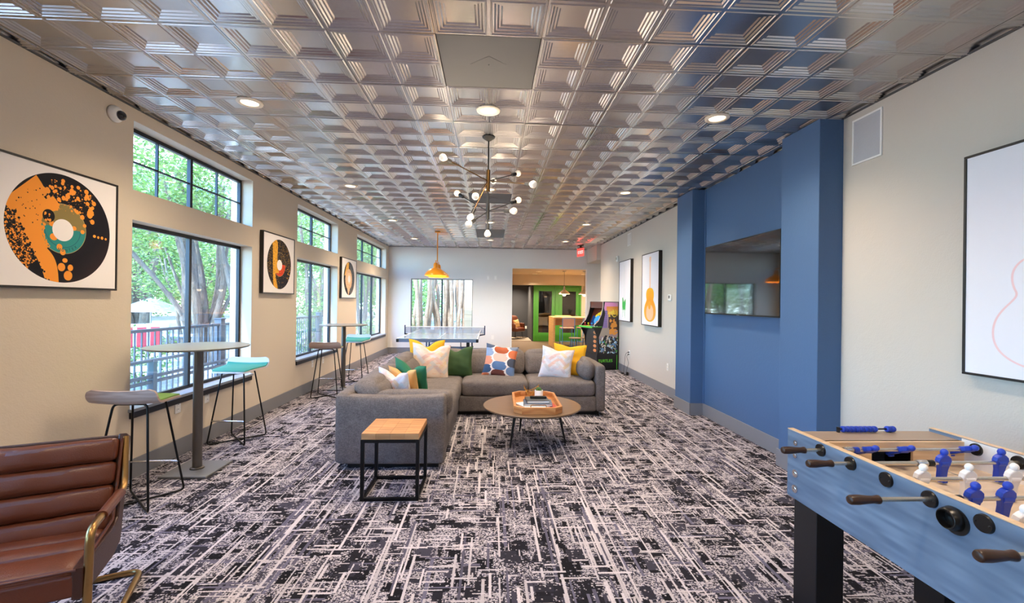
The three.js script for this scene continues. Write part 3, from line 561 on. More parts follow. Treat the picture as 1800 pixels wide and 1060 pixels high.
barStool('far bar stool with turquoise pad behind the pole of the second bar table', [-2.42, 0, -8.04], -0.04, M.shellPale, M.teal);
// ---------------------------------------------------------------- brown leather lounge chair
{
  const c = thing('lounge_chair', 'brown channel-tufted leather lounge chair with brass tube frame', 'armchair', [-1.947, 0, -1.867], 25 * Math.PI / 180);
  const w = 0.305;
  // channel roll: profile swept across the width
  function roll(y0, z0, y1, z1, th, name) {               // a padded channel between two points of the seat/back curve (front face outward)
    const d = V(0, y1 - y0, z1 - z0), len = d.length(), a = Math.atan2(d.z, d.y);
    const g = soft(w * 2 - 0.01, len * 1.01, th, 0, 0, 0, { r: Math.min(0.028, len * 0.4), crown: 0.0, crownZ: 0.012, wrinkle: 0.004, freq: 9, nx: 26 });
    g.rotateX(a).translate(0, (y0 + y1) / 2, (z0 + z1) / 2); part(name, g, M.leather, c);
  }
  const backPts = [[0.40, -0.10], [0.495, -0.135], [0.595, -0.168], [0.693, -0.2], [0.795, -0.23]];
  for (let i = 0; i < 4; i++) roll(backPts[i][0], backPts[i][1], backPts[i + 1][0], backPts[i + 1][1], 0.075, 'back_channel');
  const seatPts = [[0.385, -0.12], [0.395, 0.0], [0.405, 0.12], [0.40, 0.275]];
  for (let i = 0; i < 3; i++) roll(seatPts[i][0], seatPts[i][1], seatPts[i + 1][0], seatPts[i + 1][1], 0.085, 'seat_channel');
  const side = poly([[-0.28, 0.435], [-0.28, 0.33], [0.06, 0.31], [0.16, 0.33], [0.30, 0.775], [0.25, 0.80], [0.13, 0.45], [0.08, 0.43]]);
  for (const s of [-1, 1]) { part('side_panel', extr(side, 0.022, 0.006).rotateY(Math.PI / 2).translate(s * w + (s > 0 ? -0.008 : -0.014), 0, 0), M.leatherDark, c); part('piping', sweep([V(s * (w + 0.004), 0.43, 0.285), V(s * (w + 0.006), 0.44, 0.1), V(s * (w + 0.006), 0.455, -0.1), V(s * (w + 0.006), 0.62, -0.165), V(s * (w + 0.004), 0.79, -0.23)], () => 0.006, 8), M.leather, c); }
  part('front_panel', bx(w * 2 - 0.01, 0.085, 0.03, 0, 0.375, 0.272, 0.012), M.leather, c);
  part('back_panel', bx(w * 2, 0.46, 0.02, 0, 0, 0, 0.008).rotateX(-0.32).translate(0, 0.575, -0.218), M.leatherDark, c);
  part('piping', sweep([V(-w, 0.437, 0.285), V(-w / 2, 0.44, 0.29), V(0, 0.44, 0.29), V(w / 2, 0.44, 0.29), V(w, 0.437, 0.285)], () => 0.006, 8), M.leather, c);
  const X = 0.335, r = 0.0145;
  part('tube_frame', tube([V(X - 0.02, 0.79, -0.255), V(X, 0.57, -0.12 - 0.045), V(X, 0.565, 0.255), V(X, 0.016, 0.30), V(X, 0.016, -0.47), V(-X, 0.016, -0.47), V(-X, 0.016, 0.30), V(-X, 0.565, 0.255), V(-X, 0.57, -0.165), V(-X + 0.02, 0.79, -0.255)], r, 0.05, { n: 16 }), M.antiqueBrass, c);
  for (const s of [-1, 1]) part('arm_wrap', rod(V(s * X, 0.5695, -0.105), V(s * X, 0.567, 0.13), 0.0205, 18), M.leather, c);
  for (const z of [-0.05, 0.2]) part('seat_bracket', rod(V(-0.29, 0.33, z), V(0.29, 0.33, z), 0.01, 10), M.antiqueBrass, c);
}
// ---------------------------------------------------------------- table tennis table
{
  const t = thing('ping_pong_table', 'blue grey table tennis table with net below the orange pendant lamp', 'ping pong table', [-1.0, 0, -9.73]);
  const top = std(0x8fa3b4, 0.12), rim = std(0x76839b, 0.4), dark = std(0x2b3550, 0.45), white = M.white, HW = 0.7625;
  for (const s of [-1, 1]) {
    part('table_half', b2(-HW, HW, 0.742, 0.76, s > 0 ? 0.006 : -1.37, s > 0 ? 1.37 : -0.006, 0.003), top, t);
    part('apron', [b2(-HW + 0.004, HW - 0.004, 0.692, 0.741, s * 1.366 - 0.012, s * 1.366 + 0.006), b2(-HW + 0.002, -HW + 0.02, 0.70, 0.741, Math.min(s * 0.02, s * 1.35), Math.max(s * 0.02, s * 1.35)), b2(HW - 0.02, HW - 0.002, 0.70, 0.741, Math.min(s * 0.02, s * 1.35), Math.max(s * 0.02, s * 1.35))], rim, t);
    for (const sx of [-1, 1]) part('corner_guard', bx(0.05, 0.062, 0.05, sx * (HW - 0.015), 0.722, s * 1.355, 0.012), M.black, t);
    part('edge_line', [b2(-HW, HW, 0.7602, 0.7612, s * 1.37 - 0.01 - 0.01, s * 1.37 - 0.001), b2(-HW, -HW + 0.02, 0.7602, 0.7612, Math.min(s * 0.01, s * 1.36), Math.max(s * 0.01, s * 1.36)), b2(HW - 0.02, HW, 0.7602, 0.7612, Math.min(s * 0.01, s * 1.36), Math.max(s * 0.01, s * 1.36)), b2(-0.002, 0.002, 0.7602, 0.7611, Math.min(s * 0.01, s * 1.36), Math.max(s * 0.01, s * 1.36))], white, t);
    for (const x of [-0.55, -0.48, 0.55]) part('leg', b2(x - 0.018, x + 0.018, 0.05, 0.69, s * 1.05 - 0.018, s * 1.05 + 0.018, 0.003), x > 0 ? dark : rim, t);
    part('leg_crossbar', b2(-0.55, 0.55, 0.52, 0.585, s * 1.07 - 0.01, s * 1.07 + 0.01, 0.003), rim, t);
    part('lock_brace', [rod(V(-0.2, 0.69, s * 1.08), V(-0.2, 0.585, s * 1.08), 0.007, 8), rod(V(-0.1, 0.69, s * 1.08), V(-0.1, 0.585, s * 1.08), 0.007, 8), tube([V(-0.2, 0.615, s * 1.08), V(-0.17, 0.615, s * 1.08), V(-0.13, 0.65, s * 1.08), V(-0.1, 0.65, s * 1.08)], 0.006, 0.015, { n: 8 }), rod(V(0.42, 0.69, s * 1.08), V(0.42, 0.585, s * 1.08), 0.009, 8), rod(V(0.42, 0.575, s * 1.08), V(0.55, 0.575, s * 1.08), 0.008, 8), rod(V(-0.1, 0.683, s * 1.08), V(0.55, 0.683, s * 1.08), 0.008, 8)], dark, t);
    for (const x of [-0.55, 0.55]) part('wheel', new THREE.CylinderGeometry(0.05, 0.05, 0.03, 20).rotateZ(Math.PI / 2).translate(x, 0.05, s * 1.05), M.black, t);
  }
  part('folding_post', [b2(0.53, 0.59, 0.1, 0.7, 1.0, 1.1, 0.006), b2(-0.6, 0.6, 0.1, 0.15, -0.04, 0.04, 0.006)], M.black, t);
  const netTex = dataTex(64, 64, (x, y) => (x % 8 < 2 || y % 8 < 2 ? 190 : 60), { repeat: [14, 14] });
  part('net', b2(-0.86, 0.86, 0.765, 0.905, -0.0008, 0.0008), new THREE.MeshStandardMaterial({ color: 0x8f9bb5, roughness: 0.9, alphaMap: netTex, transparent: true, side: THREE.DoubleSide }), t);
  part('net_tape', b2(-0.87, 0.87, 0.902, 0.916, -0.003, 0.003), white, t);
  for (const s of [-1, 1]) part('net_post', [b2(s * 0.87 - 0.012, s * 0.87 + 0.012, 0.745, 0.94, -0.014, 0.014, 0.004), extr(poly([[0.7, 0.70], [0.88, 0.735], [0.88, 0.76], [0.74, 0.742], [0.70, 0.742]]), 0.03).translate(0, 0, -0.015).scale(s, 1, 1)], dark, t);
  const font = FONT;
  const tx = new TextGeometry('JOOLA', { font, size: 0.034, depth: 0.001, curveSegments: 4 }); tx.computeBoundingBox(); tx.translate(-tx.boundingBox.max.x / 2 - 0.03, 0.7, 1.373); part('lettering', tx, dark, t);
  const tx2 = new TextGeometry('JOOLA', { font, size: 0.046, depth: 0.001, curveSegments: 4 }); tx2.computeBoundingBox(); tx2.translate(-tx2.boundingBox.max.x / 2 - 0.03, 0.53, 1.081); part('lettering', tx2, dark, t);
}
// ---------------------------------------------------------------- football (foosball) table; its long side faces the camera side (-x)
{
  const X0 = 1.483, X1 = 2.247, Z0 = -2.125, Z1 = -0.535, TOP = 0.86, BOT = 0.53, ZC = (Z0 + Z1) / 2;
  const t = thing('foosball_table', 'foosball table with slate blue wood grain sides and wooden grip handles', 'foosball table', [(X0 + X1) / 2, 0, ZC]);
  const P = (n, g, m, o = {}) => part(n, W2(g, t), m, t, o);
  const slateTex = (() => { const a = tile(512, 7), b = tile(512, 60), c = tile(512, 24); return dataTex(512, 512, (x, y) => { const k = 0.45 * a(x * 0.7, y) + 0.3 * b(x * 0.12, y) + 0.25 * c(x * 0.3, y * 1.5); return [clamp8(62 + 74 * k), clamp8(78 + 76 * k), clamp8(100 + 74 * k)]; }, { srgb: true, mirror: true, repeat: [1.3, 1.3] }); })();
  const blueWood = std(0xffffff, 0.42, { map: slateTex }), maple = std(0xffffff, 0.4, { map: woodTex([232, 205, 170], [205, 170, 130]) }), pitch = std(0xffffff, 0.3, { map: woodTex([224, 204, 182], [206, 184, 160]) }), inner = std(0xf0ece4, 0.45);
  const th = 0.028;
  P('side_panel', b2(X0, X0 + th, BOT, TOP - 0.004, Z0, Z1, 0.003), blueWood); P('side_panel', b2(X1 - th, X1, BOT, TOP - 0.004, Z0, Z1, 0.003), blueWood);
  P('rail_cap', b2(X0, X0 + th, TOP - 0.004, TOP, Z0, Z1, 0.0015), maple); P('rail_cap', b2(X1 - th, X1, TOP - 0.004, TOP, Z0, Z1, 0.0015), maple);
  P('inner_lining', b2(X1 - th - 0.004, X1 - th - 0.0005, 0.735, TOP - 0.006, Z0 + 0.16, Z1 - 0.16), inner); P('inner_lining', b2(X0 + th + 0.0005, X0 + th + 0.004, 0.735, TOP - 0.006, Z0 + 0.16, Z1 - 0.16), maple);
  for (const s of [-1, 1]) {
    const zo = s < 0 ? Z0 : Z1, zi = zo - s * 0.16, a = Math.min(zo, zo - s * 0.026), b = Math.max(zo, zo - s * 0.026);
    P('end_panel', b2(X0 + th, X1 - th, BOT, TOP - 0.03, a, b, 0.003), blueWood);
    P('end_deck', b2(X0 + th, X1 - th, TOP - 0.03, TOP - 0.018, Math.min(zo, zi), Math.max(zo, zi), 0.002), std(0x9a8878, 0.4));
    const cx = (X0 + X1) / 2, g = 0.1;                                 // goal wall with a mouth
    P('goal_wall', [b2(X0 + th, cx - g, 0.735, TOP - 0.018, zi - 0.012, zi + 0.012), b2(cx + g, X1 - th, 0.735, TOP - 0.018, zi - 0.012, zi + 0.012), b2(cx - g, cx + g, 0.8, TOP - 0.018, zi - 0.012, zi + 0.012)], maple);
    P('goal_box', [b2(cx - g, cx + g, 0.66, 0.67, Math.min(zi, zo), Math.max(zi, zo)), b2(cx - g - 0.01, cx - g, 0.66, 0.8, Math.min(zi, zo), Math.max(zi, zo)), b2(cx + g, cx + g + 0.01, 0.66, 0.8, Math.min(zi, zo), Math.max(zi, zo))], M.black);
  }
  P('playing_field', b2(X0 + th, X1 - th, 0.715, 0.735, Z0 + 0.14, Z1 - 0.14), pitch);
  const lineM = std(0x8f97a8, 0.5), circ = new THREE.RingGeometry(0.1, 0.106, 48).rotateX(-Math.PI / 2).translate((X0 + X1) / 2, 0.7358, ZC);
  P('field_marking', [circ, b2(X0 + th, X1 - th, 0.7352, 0.7358, ZC - 0.003, ZC + 0.003), ...[-1, 1].flatMap((s) => [b2(1.68, 2.05, 0.7352, 0.7358, ZC + s * 0.48 - 0.003, ZC + s * 0.48 + 0.003), b2(1.68, 1.686, 0.7352, 0.7358, Math.min(ZC + s * 0.48, ZC + s * 0.63), Math.max(ZC + s * 0.48, ZC + s * 0.63)), b2(2.044, 2.05, 0.7352, 0.7358, Math.min(ZC + s * 0.48, ZC + s * 0.63), Math.max(ZC + s * 0.48, ZC + s * 0.63))])], lineM);
  P('cabinet_floor', b2(X0 + th, X1 - th, BOT, BOT + 0.012, Z0 + 0.03, Z1 - 0.03), M.black);
  for (const x of [X0 + 0.075, X1 - 0.075]) for (const z of [Z0 + 0.12, Z1 - 0.12]) { P('leg', b2(x - 0.07, x + 0.06, 0.02, BOT, z - 0.075, z + 0.075, 0.004), M.black); P('foot_leveller', cy(0.03, 0.034, 0.022, x, 0.011, z, 20), M.steel); }
  const bolt = (x, y, z, r) => [new THREE.SphereGeometry(r, 14, 8).scale(0.5, 1, 1).translate(x, y, z), new THREE.CylinderGeometry(r * 1.45, r * 1.45, 0.004, 18).rotateZ(Math.PI / 2).translate(x - 0.001, y, z)];
  for (const [y, z, r] of [[0.802, Z0 + 0.06, 0.009], [0.742, Z0 + 0.058, 0.009], [0.655, Z0 + 0.06, 0.013], [0.58, Z0 + 0.058, 0.013]]) P('bolt', bolt(X0 - 0.001, y, z, r), M.chrome);
  const plastic = std(0x151210, 0.3), grip = std(0xffffff, 0.35, { map: woodTex([74, 44, 26], [38, 22, 14], { repeat: [6, 6] }) }), blueP = std(0x1b3fb4, 0.35), whiteP = std(0xf2f0ee, 0.4), rodM = std(0xc9c2b6, 0.25, { metalness: 0.85 });
  // a toy player hanging on a rod, feet down; local origin at the rod
  function figure() {
    const g = [], sh = new THREE.Shape();
    [[-0.021, 0.022], [-0.024, 0.01], [-0.016, -0.012], [-0.012, -0.03], [-0.011, -0.062], [-0.013, -0.076], [0.013, -0.076], [0.011, -0.062], [0.012, -0.03], [0.016, -0.012], [0.024, 0.01], [0.021, 0.022], [0.012, 0.03], [0.005, 0.033], [-0.005, 0.033], [-0.012, 0.03]].forEach((p, i) => (i ? sh.lineTo(...p) : sh.moveTo(...p)));
    g.push(extr(sh, 0.014, 0.004).translate(0, 0, -0.007)); g.push(new THREE.SphereGeometry(0.0135, 14, 10).scale(1, 1.12, 1).translate(0, 0.046, 0)); g.push(cy(0.006, 0.007, 0.01, 0, 0.033, 0, 10));
    g.push(bx(0.022, 0.016, 0.032, 0, -0.072, 0.004, 0.004)); g.push(new THREE.CylinderGeometry(0.0145, 0.0145, 0.036, 16).rotateZ(Math.PI / 2));
    return merged(g);
  }
  const fig = figure();
  const handle = (x0, z, pull) => lathe([[0.0001, 0], [0.012, 0.0], [0.0155, 0.006], [0.0165, 0.03], [0.014, 0.06], [0.012, 0.082], [0.0145, 0.098], [0.0145, 0.104], [0.009, 0.108], [0.0001, 0.108]], 20).rotateZ(-Math.PI / 2).translate(x0 - pull - 0.115, 0.823, z);
  // rods: [offset, own side, handle pull-out, player x positions, tilt about the rod]
  const RODS = [[-0.572, 1, 0.065, [1.7, 1.865, 2.16], 1.1], [-0.409, 1, 0.07, [1.88, 2.13], 0.1], [-0.245, 0, 0, [1.62, 1.80, 1.98], 0.12], [-0.082, 1, 0.17, [1.635, 1.75, 1.88, 2.0, 2.12], 0.15], [0.082, 0, 0, [1.6, 1.72, 1.84, 1.96, 2.08], 0.2], [0.245, 1, 0.10, [1.7, 1.86, 2.02], 0.1], [0.409, 0, 0, [1.76, 1.98], 0], [0.572, 0, 0, [1.87], 0]];
  for (const [dz, own, pull, xs, tilt] of RODS) {
    const z = ZC + dz, y = 0.823, xa = own ? X0 - pull - 0.01 : X0 + th + 0.02, xb = own ? X1 - 0.01 : X1 + pull + 0.16;
    const r = P('player_rod', rod(V(xa, y, z), V(xb, y, z), 0.0078, 14), rodM);
    const sub = (n, g, m) => part(n, W2(g, t), m, r);
    for (const x of xs) { const f = new THREE.Mesh(fig, own ? blueP : whiteP); f.name = 'player_figure'; f.position.set(x - t.position.x, y, z - t.position.z); f.rotation.x = tilt; f.castShadow = f.receiveShadow = true; r.add(f); }
    if (own) { sub('grip_handle', handle(X0, z, pull), grip); sub('rubber_bumper', new THREE.CylinderGeometry(0.013, 0.013, 0.02, 14).rotateZ(Math.PI / 2).translate(xs[0] - 0.055, y, z), dz < -0.5 ? blueP : M.black); }
    const sp = []; for (let i = 0; i < 8; i++) sp.push(new THREE.TorusGeometry(0.0115, 0.002, 6, 16).rotateY(Math.PI / 2).translate((own ? xs[0] - 0.075 : X0 + 0.06) - i * 0.0052, y, z)); sub('spring', sp, M.chrome);
    for (const [px, s] of [[X0, -1], [X1 - th - 0.004, -1]]) { sub('bearing_plate', [new THREE.CylinderGeometry(0.026, 0.028, 0.008, 28).rotateZ(Math.PI / 2).translate(px - 0.004, y, z), ...[-1, 1].map((k) => new THREE.SphereGeometry(0.0032, 8, 6).translate(px - 0.008, y + k * 0.0, z + k * 0.019))], plastic); }
  }
  P('ball_cup', [lathe([[0.03, 0.0], [0.038, 0.006], [0.032, 0.03], [0.026, 0.034], [0.024, 0.01], [0.03, 0.0]], 26).rotateZ(Math.PI / 2).translate(X0 + 0.002, 0.795, ZC - 0.006), new THREE.CylinderGeometry(0.042, 0.042, 0.004, 28).rotateZ(Math.PI / 2).translate(X0 - 0.002, 0.79, ZC)], plastic);
  // bead score counter across the far end
  const score = []; const sz = Z0 + 0.02, sy = TOP - 0.002;
  P('score_rod', [rod(V(X0 + 0.24, sy, sz), V(X1 - 0.25, sy, sz), 0.004, 8), b2(X0 + 0.24, X0 + 0.25, TOP - 0.03, sy + 0.01, sz - 0.006, sz + 0.006), b2(X1 - 0.26, X1 - 0.25, TOP - 0.03, sy + 0.01, sz - 0.006, sz + 0.006)], M.black);
  for (let i = 0; i < 10; i++) P('score_bead', lathe([[0.005, -0.0105], [0.0125, -0.0105], [0.015, -0.006], [0.015, 0.006], [0.0125, 0.0105], [0.005, 0.0105]], 18).rotateZ(Math.PI / 2).translate(1.755 + i * 0.0225 + (i > 7 ? 0.05 : 0), sy, sz), blueP);
}
// ---------------------------------------------------------------- arcade cabinet
{
  const t = thing('arcade_machine', 'small arcade game cabinet with colourful printed side against the right wall', 'arcade cabinet', [2.40, 0, -9.86], 0.25);
  // local: front faces -x, near side panel at +z
  const W = 0.62, artTex = canvasTex(512, 1024, (g, w, h) => {
    const gr = (y0, y1, a, b) => { const q = g.createLinearGradient(0, y0, 0, y1); q.addColorStop(0, a); q.addColorStop(1, b); return q; };
    g.fillStyle = gr(0, h, '#c7a0b8', '#8a7a70'); g.fillRect(0, 0, w, h);
    g.fillStyle = '#d98fc0'; g.beginPath(); g.ellipse(w * 0.45, h * 0.08, w * 0.5, h * 0.09, 0, 0, 7); g.fill();
    g.fillStyle = gr(h * 0.08, h * 0.3, '#e08a3c', '#f2d24e'); g.fillRect(w * 0.4, h * 0.08, w * 0.6, h * 0.16); g.fillStyle = '#8d78b0'; g.fillRect(w * 0.1, h * 0.16, w * 0.35, h * 0.34);
    g.strokeStyle = '#6a5690'; g.lineWidth = 6; for (let i = 0; i < 9; i++) { g.beginPath(); g.moveTo(w * (0.12 + i * 0.04), h * 0.16); g.lineTo(w * (0.12 + i * 0.04), h * 0.5); g.stroke(); } for (let i = 0; i < 8; i++) { g.beginPath(); g.moveTo(w * 0.1, h * (0.18 + i * 0.04)); g.lineTo(w * 0.45, h * (0.18 + i * 0.04)); g.stroke(); }
    g.fillStyle = '#4a3a34'; g.fillRect(w * 0.5, h * 0.24, w * 0.5, h * 0.3); g.fillStyle = '#f0cf48'; for (let i = 0; i < 26; i++) { g.beginPath(); g.ellipse(w * rr(0.5, 0.95), h * rr(0.12, 0.28), rr(10, 40), rr(6, 16), rr(0, 3), 0, 7); g.fill(); }
    g.fillStyle = '#e0953a'; for (let i = 0; i < 22; i++) { g.beginPath(); g.ellipse(w * rr(0.6, 0.92), h * rr(0.32, 0.62), rr(14, 44), rr(14, 60), rr(0, 3), 0, 7); g.fill(); }
    g.fillStyle = '#a39689'; g.fillRect(0, h * 0.5, w * 0.55, h * 0.16); g.fillStyle = '#1d1c22'; g.beginPath(); g.moveTo(w * 0.35, h * 0.64); g.lineTo(w, h * 0.7); g.lineTo(w, h); g.lineTo(0, h); g.lineTo(0, h * 0.86); g.fill();
    const cs = ['#6f9fd0', '#b9d7e6', '#43a04a', '#e6e2d8', '#2c2b33', '#9c8f84', '#d8c8b0', '#5d86b4']; for (let i = 0; i < 130; i++) { g.fillStyle = cs[i % cs.length]; g.beginPath(); g.ellipse(w * rr(0, 1), h * rr(0.68, 0.99), rr(8, 46), rr(4, 18), rr(0, 3), 0, 7); g.fill(); }
  });
  const art = std(0xffffff, 0.35, { map: artTex });
  const prof = [[-0.02, 1.505], [0.37, 1.505], [0.37, 0.0], [-0.16, 0.0], [-0.16, 0.34], [-0.13, 0.46], [-0.15, 0.72], [-0.22, 0.86], [-0.25, 0.92], [-0.23, 0.99], [-0.13, 1.08], [-0.06, 1.22], [-0.02, 1.4]];
  const sh = poly(prof);
  for (const s of [-1, 1]) part('side_panel', extr(sh, 0.018).translate(0, 0, s * W / 2 - 0.009), M.black, t);
  const artShape = poly([[0.0, 1.36], [0.02, 1.49], [0.345, 1.49], [0.345, 0.36], [-0.11, 0.36], [-0.09, 0.5], [-0.12, 0.72], [-0.02, 0.98], [0.0, 1.1], [0.03, 1.25]]);
  const ag = new THREE.ShapeGeometry(artShape), ap = ag.attributes.position, au = new Float32Array(ap.count * 2); for (let i = 0; i < ap.count; i++) { au[2 * i] = (ap.getX(i) + 0.13) / 0.48; au[2 * i + 1] = (ap.getY(i) - 0.36) / 1.13; } ag.setAttribute('uv', new THREE.BufferAttribute(au, 2));
  part('printed_side_art', ag.translate(0, 0, W / 2 + 0.0105), art, t, { uv: true });
  const edge = (m, off) => sweep(prof.slice().concat([prof[0]]).slice(8).map((p) => V(p[0] + 0.0, p[1], off)), () => 0.011, 8);
  const greenTrim = std(0x58c840, 0.4), greyTrim = std(0xb8a9a4, 0.4);
  for (const s of [-1, 1]) part('edge_trim', edge(0, s * W / 2), greyTrim, t);
  part('green_stripe', b2(0.325, 0.337, 0.01, 0.33, W / 2 + 0.008, W / 2 + 0.0125), greenTrim, t);
  const bezTex = canvasTex(256, 256, (g, w, h) => { g.fillStyle = '#5c2a1e'; g.fillRect(0, 0, w, h); g.fillStyle = '#1d3f78'; g.fillRect(w * 0.1, h * 0.45, w * 0.8, h * 0.5); g.fillStyle = '#e8d030'; for (const [x, y] of [[0.7, 0.2], [0.62, 0.3], [0.5, 0.36], [0.4, 0.45]]) { g.beginPath(); g.arc(w * x, h * y, 26, 0, 7); g.fill(); } g.fillStyle = '#3a94d8'; g.beginPath(); g.ellipse(w * 0.5, h * 0.65, 50, 60, 0.5, 0, 7); g.fill(); g.fillStyle = '#c03030'; g.beginPath(); g.arc(w * 0.6, h * 0.82, 24, 0, 7); g.fill(); });
  const scr = new THREE.PlaneGeometry(W - 0.02, 0.42).rotateY(-Math.PI / 2); scr.rotateZ(-0.35); part('screen', scr.translate(0.02, 1.16, 0), std(0xffffff, 0.2, { map: bezTex, side: THREE.DoubleSide }), t, { uv: true });
  part('marquee', b2(-0.01, 0.36, 1.36, 1.5, -W / 2 + 0.01, W / 2 - 0.01, 0.004), std(0x5a2c20, 0.4), t);
  part('back_board', b2(0.345, 0.365, 0.0, 1.5, -W / 2 + 0.01, W / 2 - 0.01), M.black, t);
  part('control_panel', [b2(-0.29, -0.04, 0.905, 0.955, -W / 2 - 0.012, W / 2 + 0.014, 0.02)], std(0x18351c, 0.4), t);
  part('control_trim', [b2(-0.296, -0.286, 0.925, 0.96, -W / 2 - 0.012, W / 2 + 0.014, 0.003), b2(-0.29, -0.05, 0.948, 0.957, W / 2 + 0.011, W / 2 + 0.018, 0.003)], greenTrim, t);
  part('lower_front', b2(-0.13, -0.11, 0.34, 0.9, -W / 2 + 0.01, W / 2 - 0.01), std(0x1a1414, 0.4), t);
  for (let i = 0; i < 5; i++) part('front_emblem', ball(0.045, 0, 0, 0, 14).scale(0.2, 0.8, 1.6).translate(-0.132, 0.42 + i * 0.1, 0.16), std(0xd98a50, 0.4), t);
  part('riser', b2(-0.165, 0.365, 0.0, 0.34, -W / 2 - 0.006, W / 2 + 0.006, 0.004), M.black, t);
  const joy = ['#d84030', '#e8d030', '#3a94d8', '#f0f0f0'];
  for (let i = 0; i < 4; i++) { const z = -0.25 + i * 0.165, col = std(joy[i], 0.3); part('joystick', [rod(V(-0.17, 0.955, z), V(-0.17, 1.0, z), 0.006, 8), ball(0.018, -0.17, 1.012, z, 14)], col, t); for (const k of [0, 1]) part('button', cy(0.015, 0.017, 0.014, -0.22 + 0.05 * k, 0.962, z + 0.06, 14), col, t); }
  const tx = new TextGeometry('TURTLES', { font: FONT, size: 0.062, depth: 0.002, curveSegments: 4 }); tx.computeBoundingBox(); tx.translate(-0.125, 0.175, W / 2 + 0.0075); part('lettering', tx, std(0x6fd63c, 0.4), t);
  part('logo_stripe', b2(-0.1, 0.19, 0.25, 0.27, W / 2 + 0.0065, W / 2 + 0.0085), std(0xe2b08a, 0.4), t);
}
// ---------------------------------------------------------------- starburst chandelier
M.darkBrass = std(0x6e5231, 0.3, { metalness: 1 });
M.bulb = std(0xfff4e2, 0.3, { emissive: new THREE.Color().setRGB(1, 0.86, 0.68), emissiveIntensity: 0.3 });
{
  const t = thing('chandelier', 'black and brass starburst chandelier with globe bulbs hanging over the carpet', 'chandelier', [-0.04, C, -4.065]);
  part('canopy', lathe([[0.0001, 0], [0.06, 0], [0.058, -0.012], [0.02, -0.04], [0.0001, -0.042]], 28), M.black, t);
  part('stem', rod(V(0, -0.03, 0), V(0, -0.85, 0), 0.007, 12), M.black, t);
  part('upper_hub', cy(0.019, 0.019, 0.2, 0, -0.41, 0, 20), M.darkBrass, t); part('lower_hub', cy(0.016, 0.016, 0.15, 0, -0.69, 0, 20), M.black, t);
  const U = -0.41, D = -0.69;   // bulb centres relative to the stem: [x, height, z, hub height]
  for (const [x, y, z, h] of CHAND(U, D)) {
    const end = V(x, y - C, z), hub = V(0, h, 0), d = end.clone().sub(hub).normalize();
    const arm = part('arm', [rod(hub, end.clone().addScaledVector(d, -0.085), 0.0048, 8)], h === U && z > 0 ? M.darkBrass : M.black, t);
    part('socket', rod(end.clone().addScaledVector(d, -0.09), end.clone().addScaledVector(d, -0.035), 0.016, 14, 0.018), M.black, arm);
    const bulb = lathe([[0.0001, -0.04], [0.012, -0.04], [0.014, -0.03], [0.026, -0.014], [0.031, 0.002], [0.028, 0.017], [0.018, 0.028], [0.0001, 0.032]], 22).applyQuaternion(new THREE.Quaternion().setFromUnitVectors(V(0, 1, 0), d)).translate(end.x, end.y, end.z);
    part('bulb', bulb, M.bulb, arm);
    const p = new THREE.PointLight(LAMP_COLOR, 0.35 * LAMP_LEVEL, 0, 2); p.position.set(-0.04 + end.x, C + end.y, -4.065 + end.z); p.castShadow = true; p.name = 'bulb_light'; scene.add(p);
  }
}
function CHAND(U, D) {
  return [[-0.365, 2.64, 0.45, U], [0.289, 2.746, -0.3, U], [0.374, 2.44, 0.45, U], [-0.1, 2.347, 0.38, U], [-0.154, 2.224, 0.1, U], [-0.301, 2.521, -0.25, D], [-0.163, 2.145, 0.2, D], [0.292, 2.457, -0.2, D], [0.234, 2.289, 0.1, D], [0.0, 2.094, 0, D], [0.05, 2.72, -0.5, U]];
}
// ---------------------------------------------------------------- twin pendant above the ping pong table
{
  const t = thing('pendant_lamp', 'orange enamel barn pendant lamp on a thin orange rod above ping pong table', 'pendant lamp', [-1.19, C, -9.75]);
  const orange = std(0xf09a1c, 0.3), inside = std(0xfdf3e0, 0.5, { emissive: new THREE.Color().setRGB(1, 0.75, 0.42), emissiveIntensity: 1.2 });
  part('canopy', lathe([[0.0001, 0], [0.065, 0], [0.06, -0.02], [0.0001, -0.025]], 24), orange, t);
  part('rod', rod(V(0, -0.02, 0), V(0, -0.66, 0), 0.012, 12), orange, t); part('cross_bar', rod(V(0, -0.66, -0.275), V(0, -0.66, 0.275), 0.011, 12), orange, t);
  for (const z of [-0.265, 0.265]) {
    const y = -0.98;
    const s = part('lamp_shade', lathe([[0.232, 0.0], [0.236, 0.004], [0.228, 0.03], [0.2, 0.075], [0.14, 0.125], [0.075, 0.16], [0.05, 0.175], [0.046, 0.24], [0.038, 0.275], [0.012, 0.285], [0.0001, 0.285], [0.0001, 0.27], [0.04, 0.16], [0.13, 0.117], [0.19, 0.07], [0.225, 0.005], [0.232, 0.0]], 48).translate(0, y, z), orange, t);
    part('stem', rod(V(0, y + 0.28, z), V(0, -0.66, z), 0.009, 10), orange, s); part('bulb', ball(0.04, 0, y + 0.06, z, 20), inside, s);
    const p = new THREE.PointLight(LAMP_COLOR, 2.2 * LAMP_LEVEL, 0, 2); p.position.set(-1.19, C + y + 0.06, -9.75 + z); p.castShadow = true; p.shadow.radius = 2; p.name = 'pendant_light'; scene.add(p);
  }
}
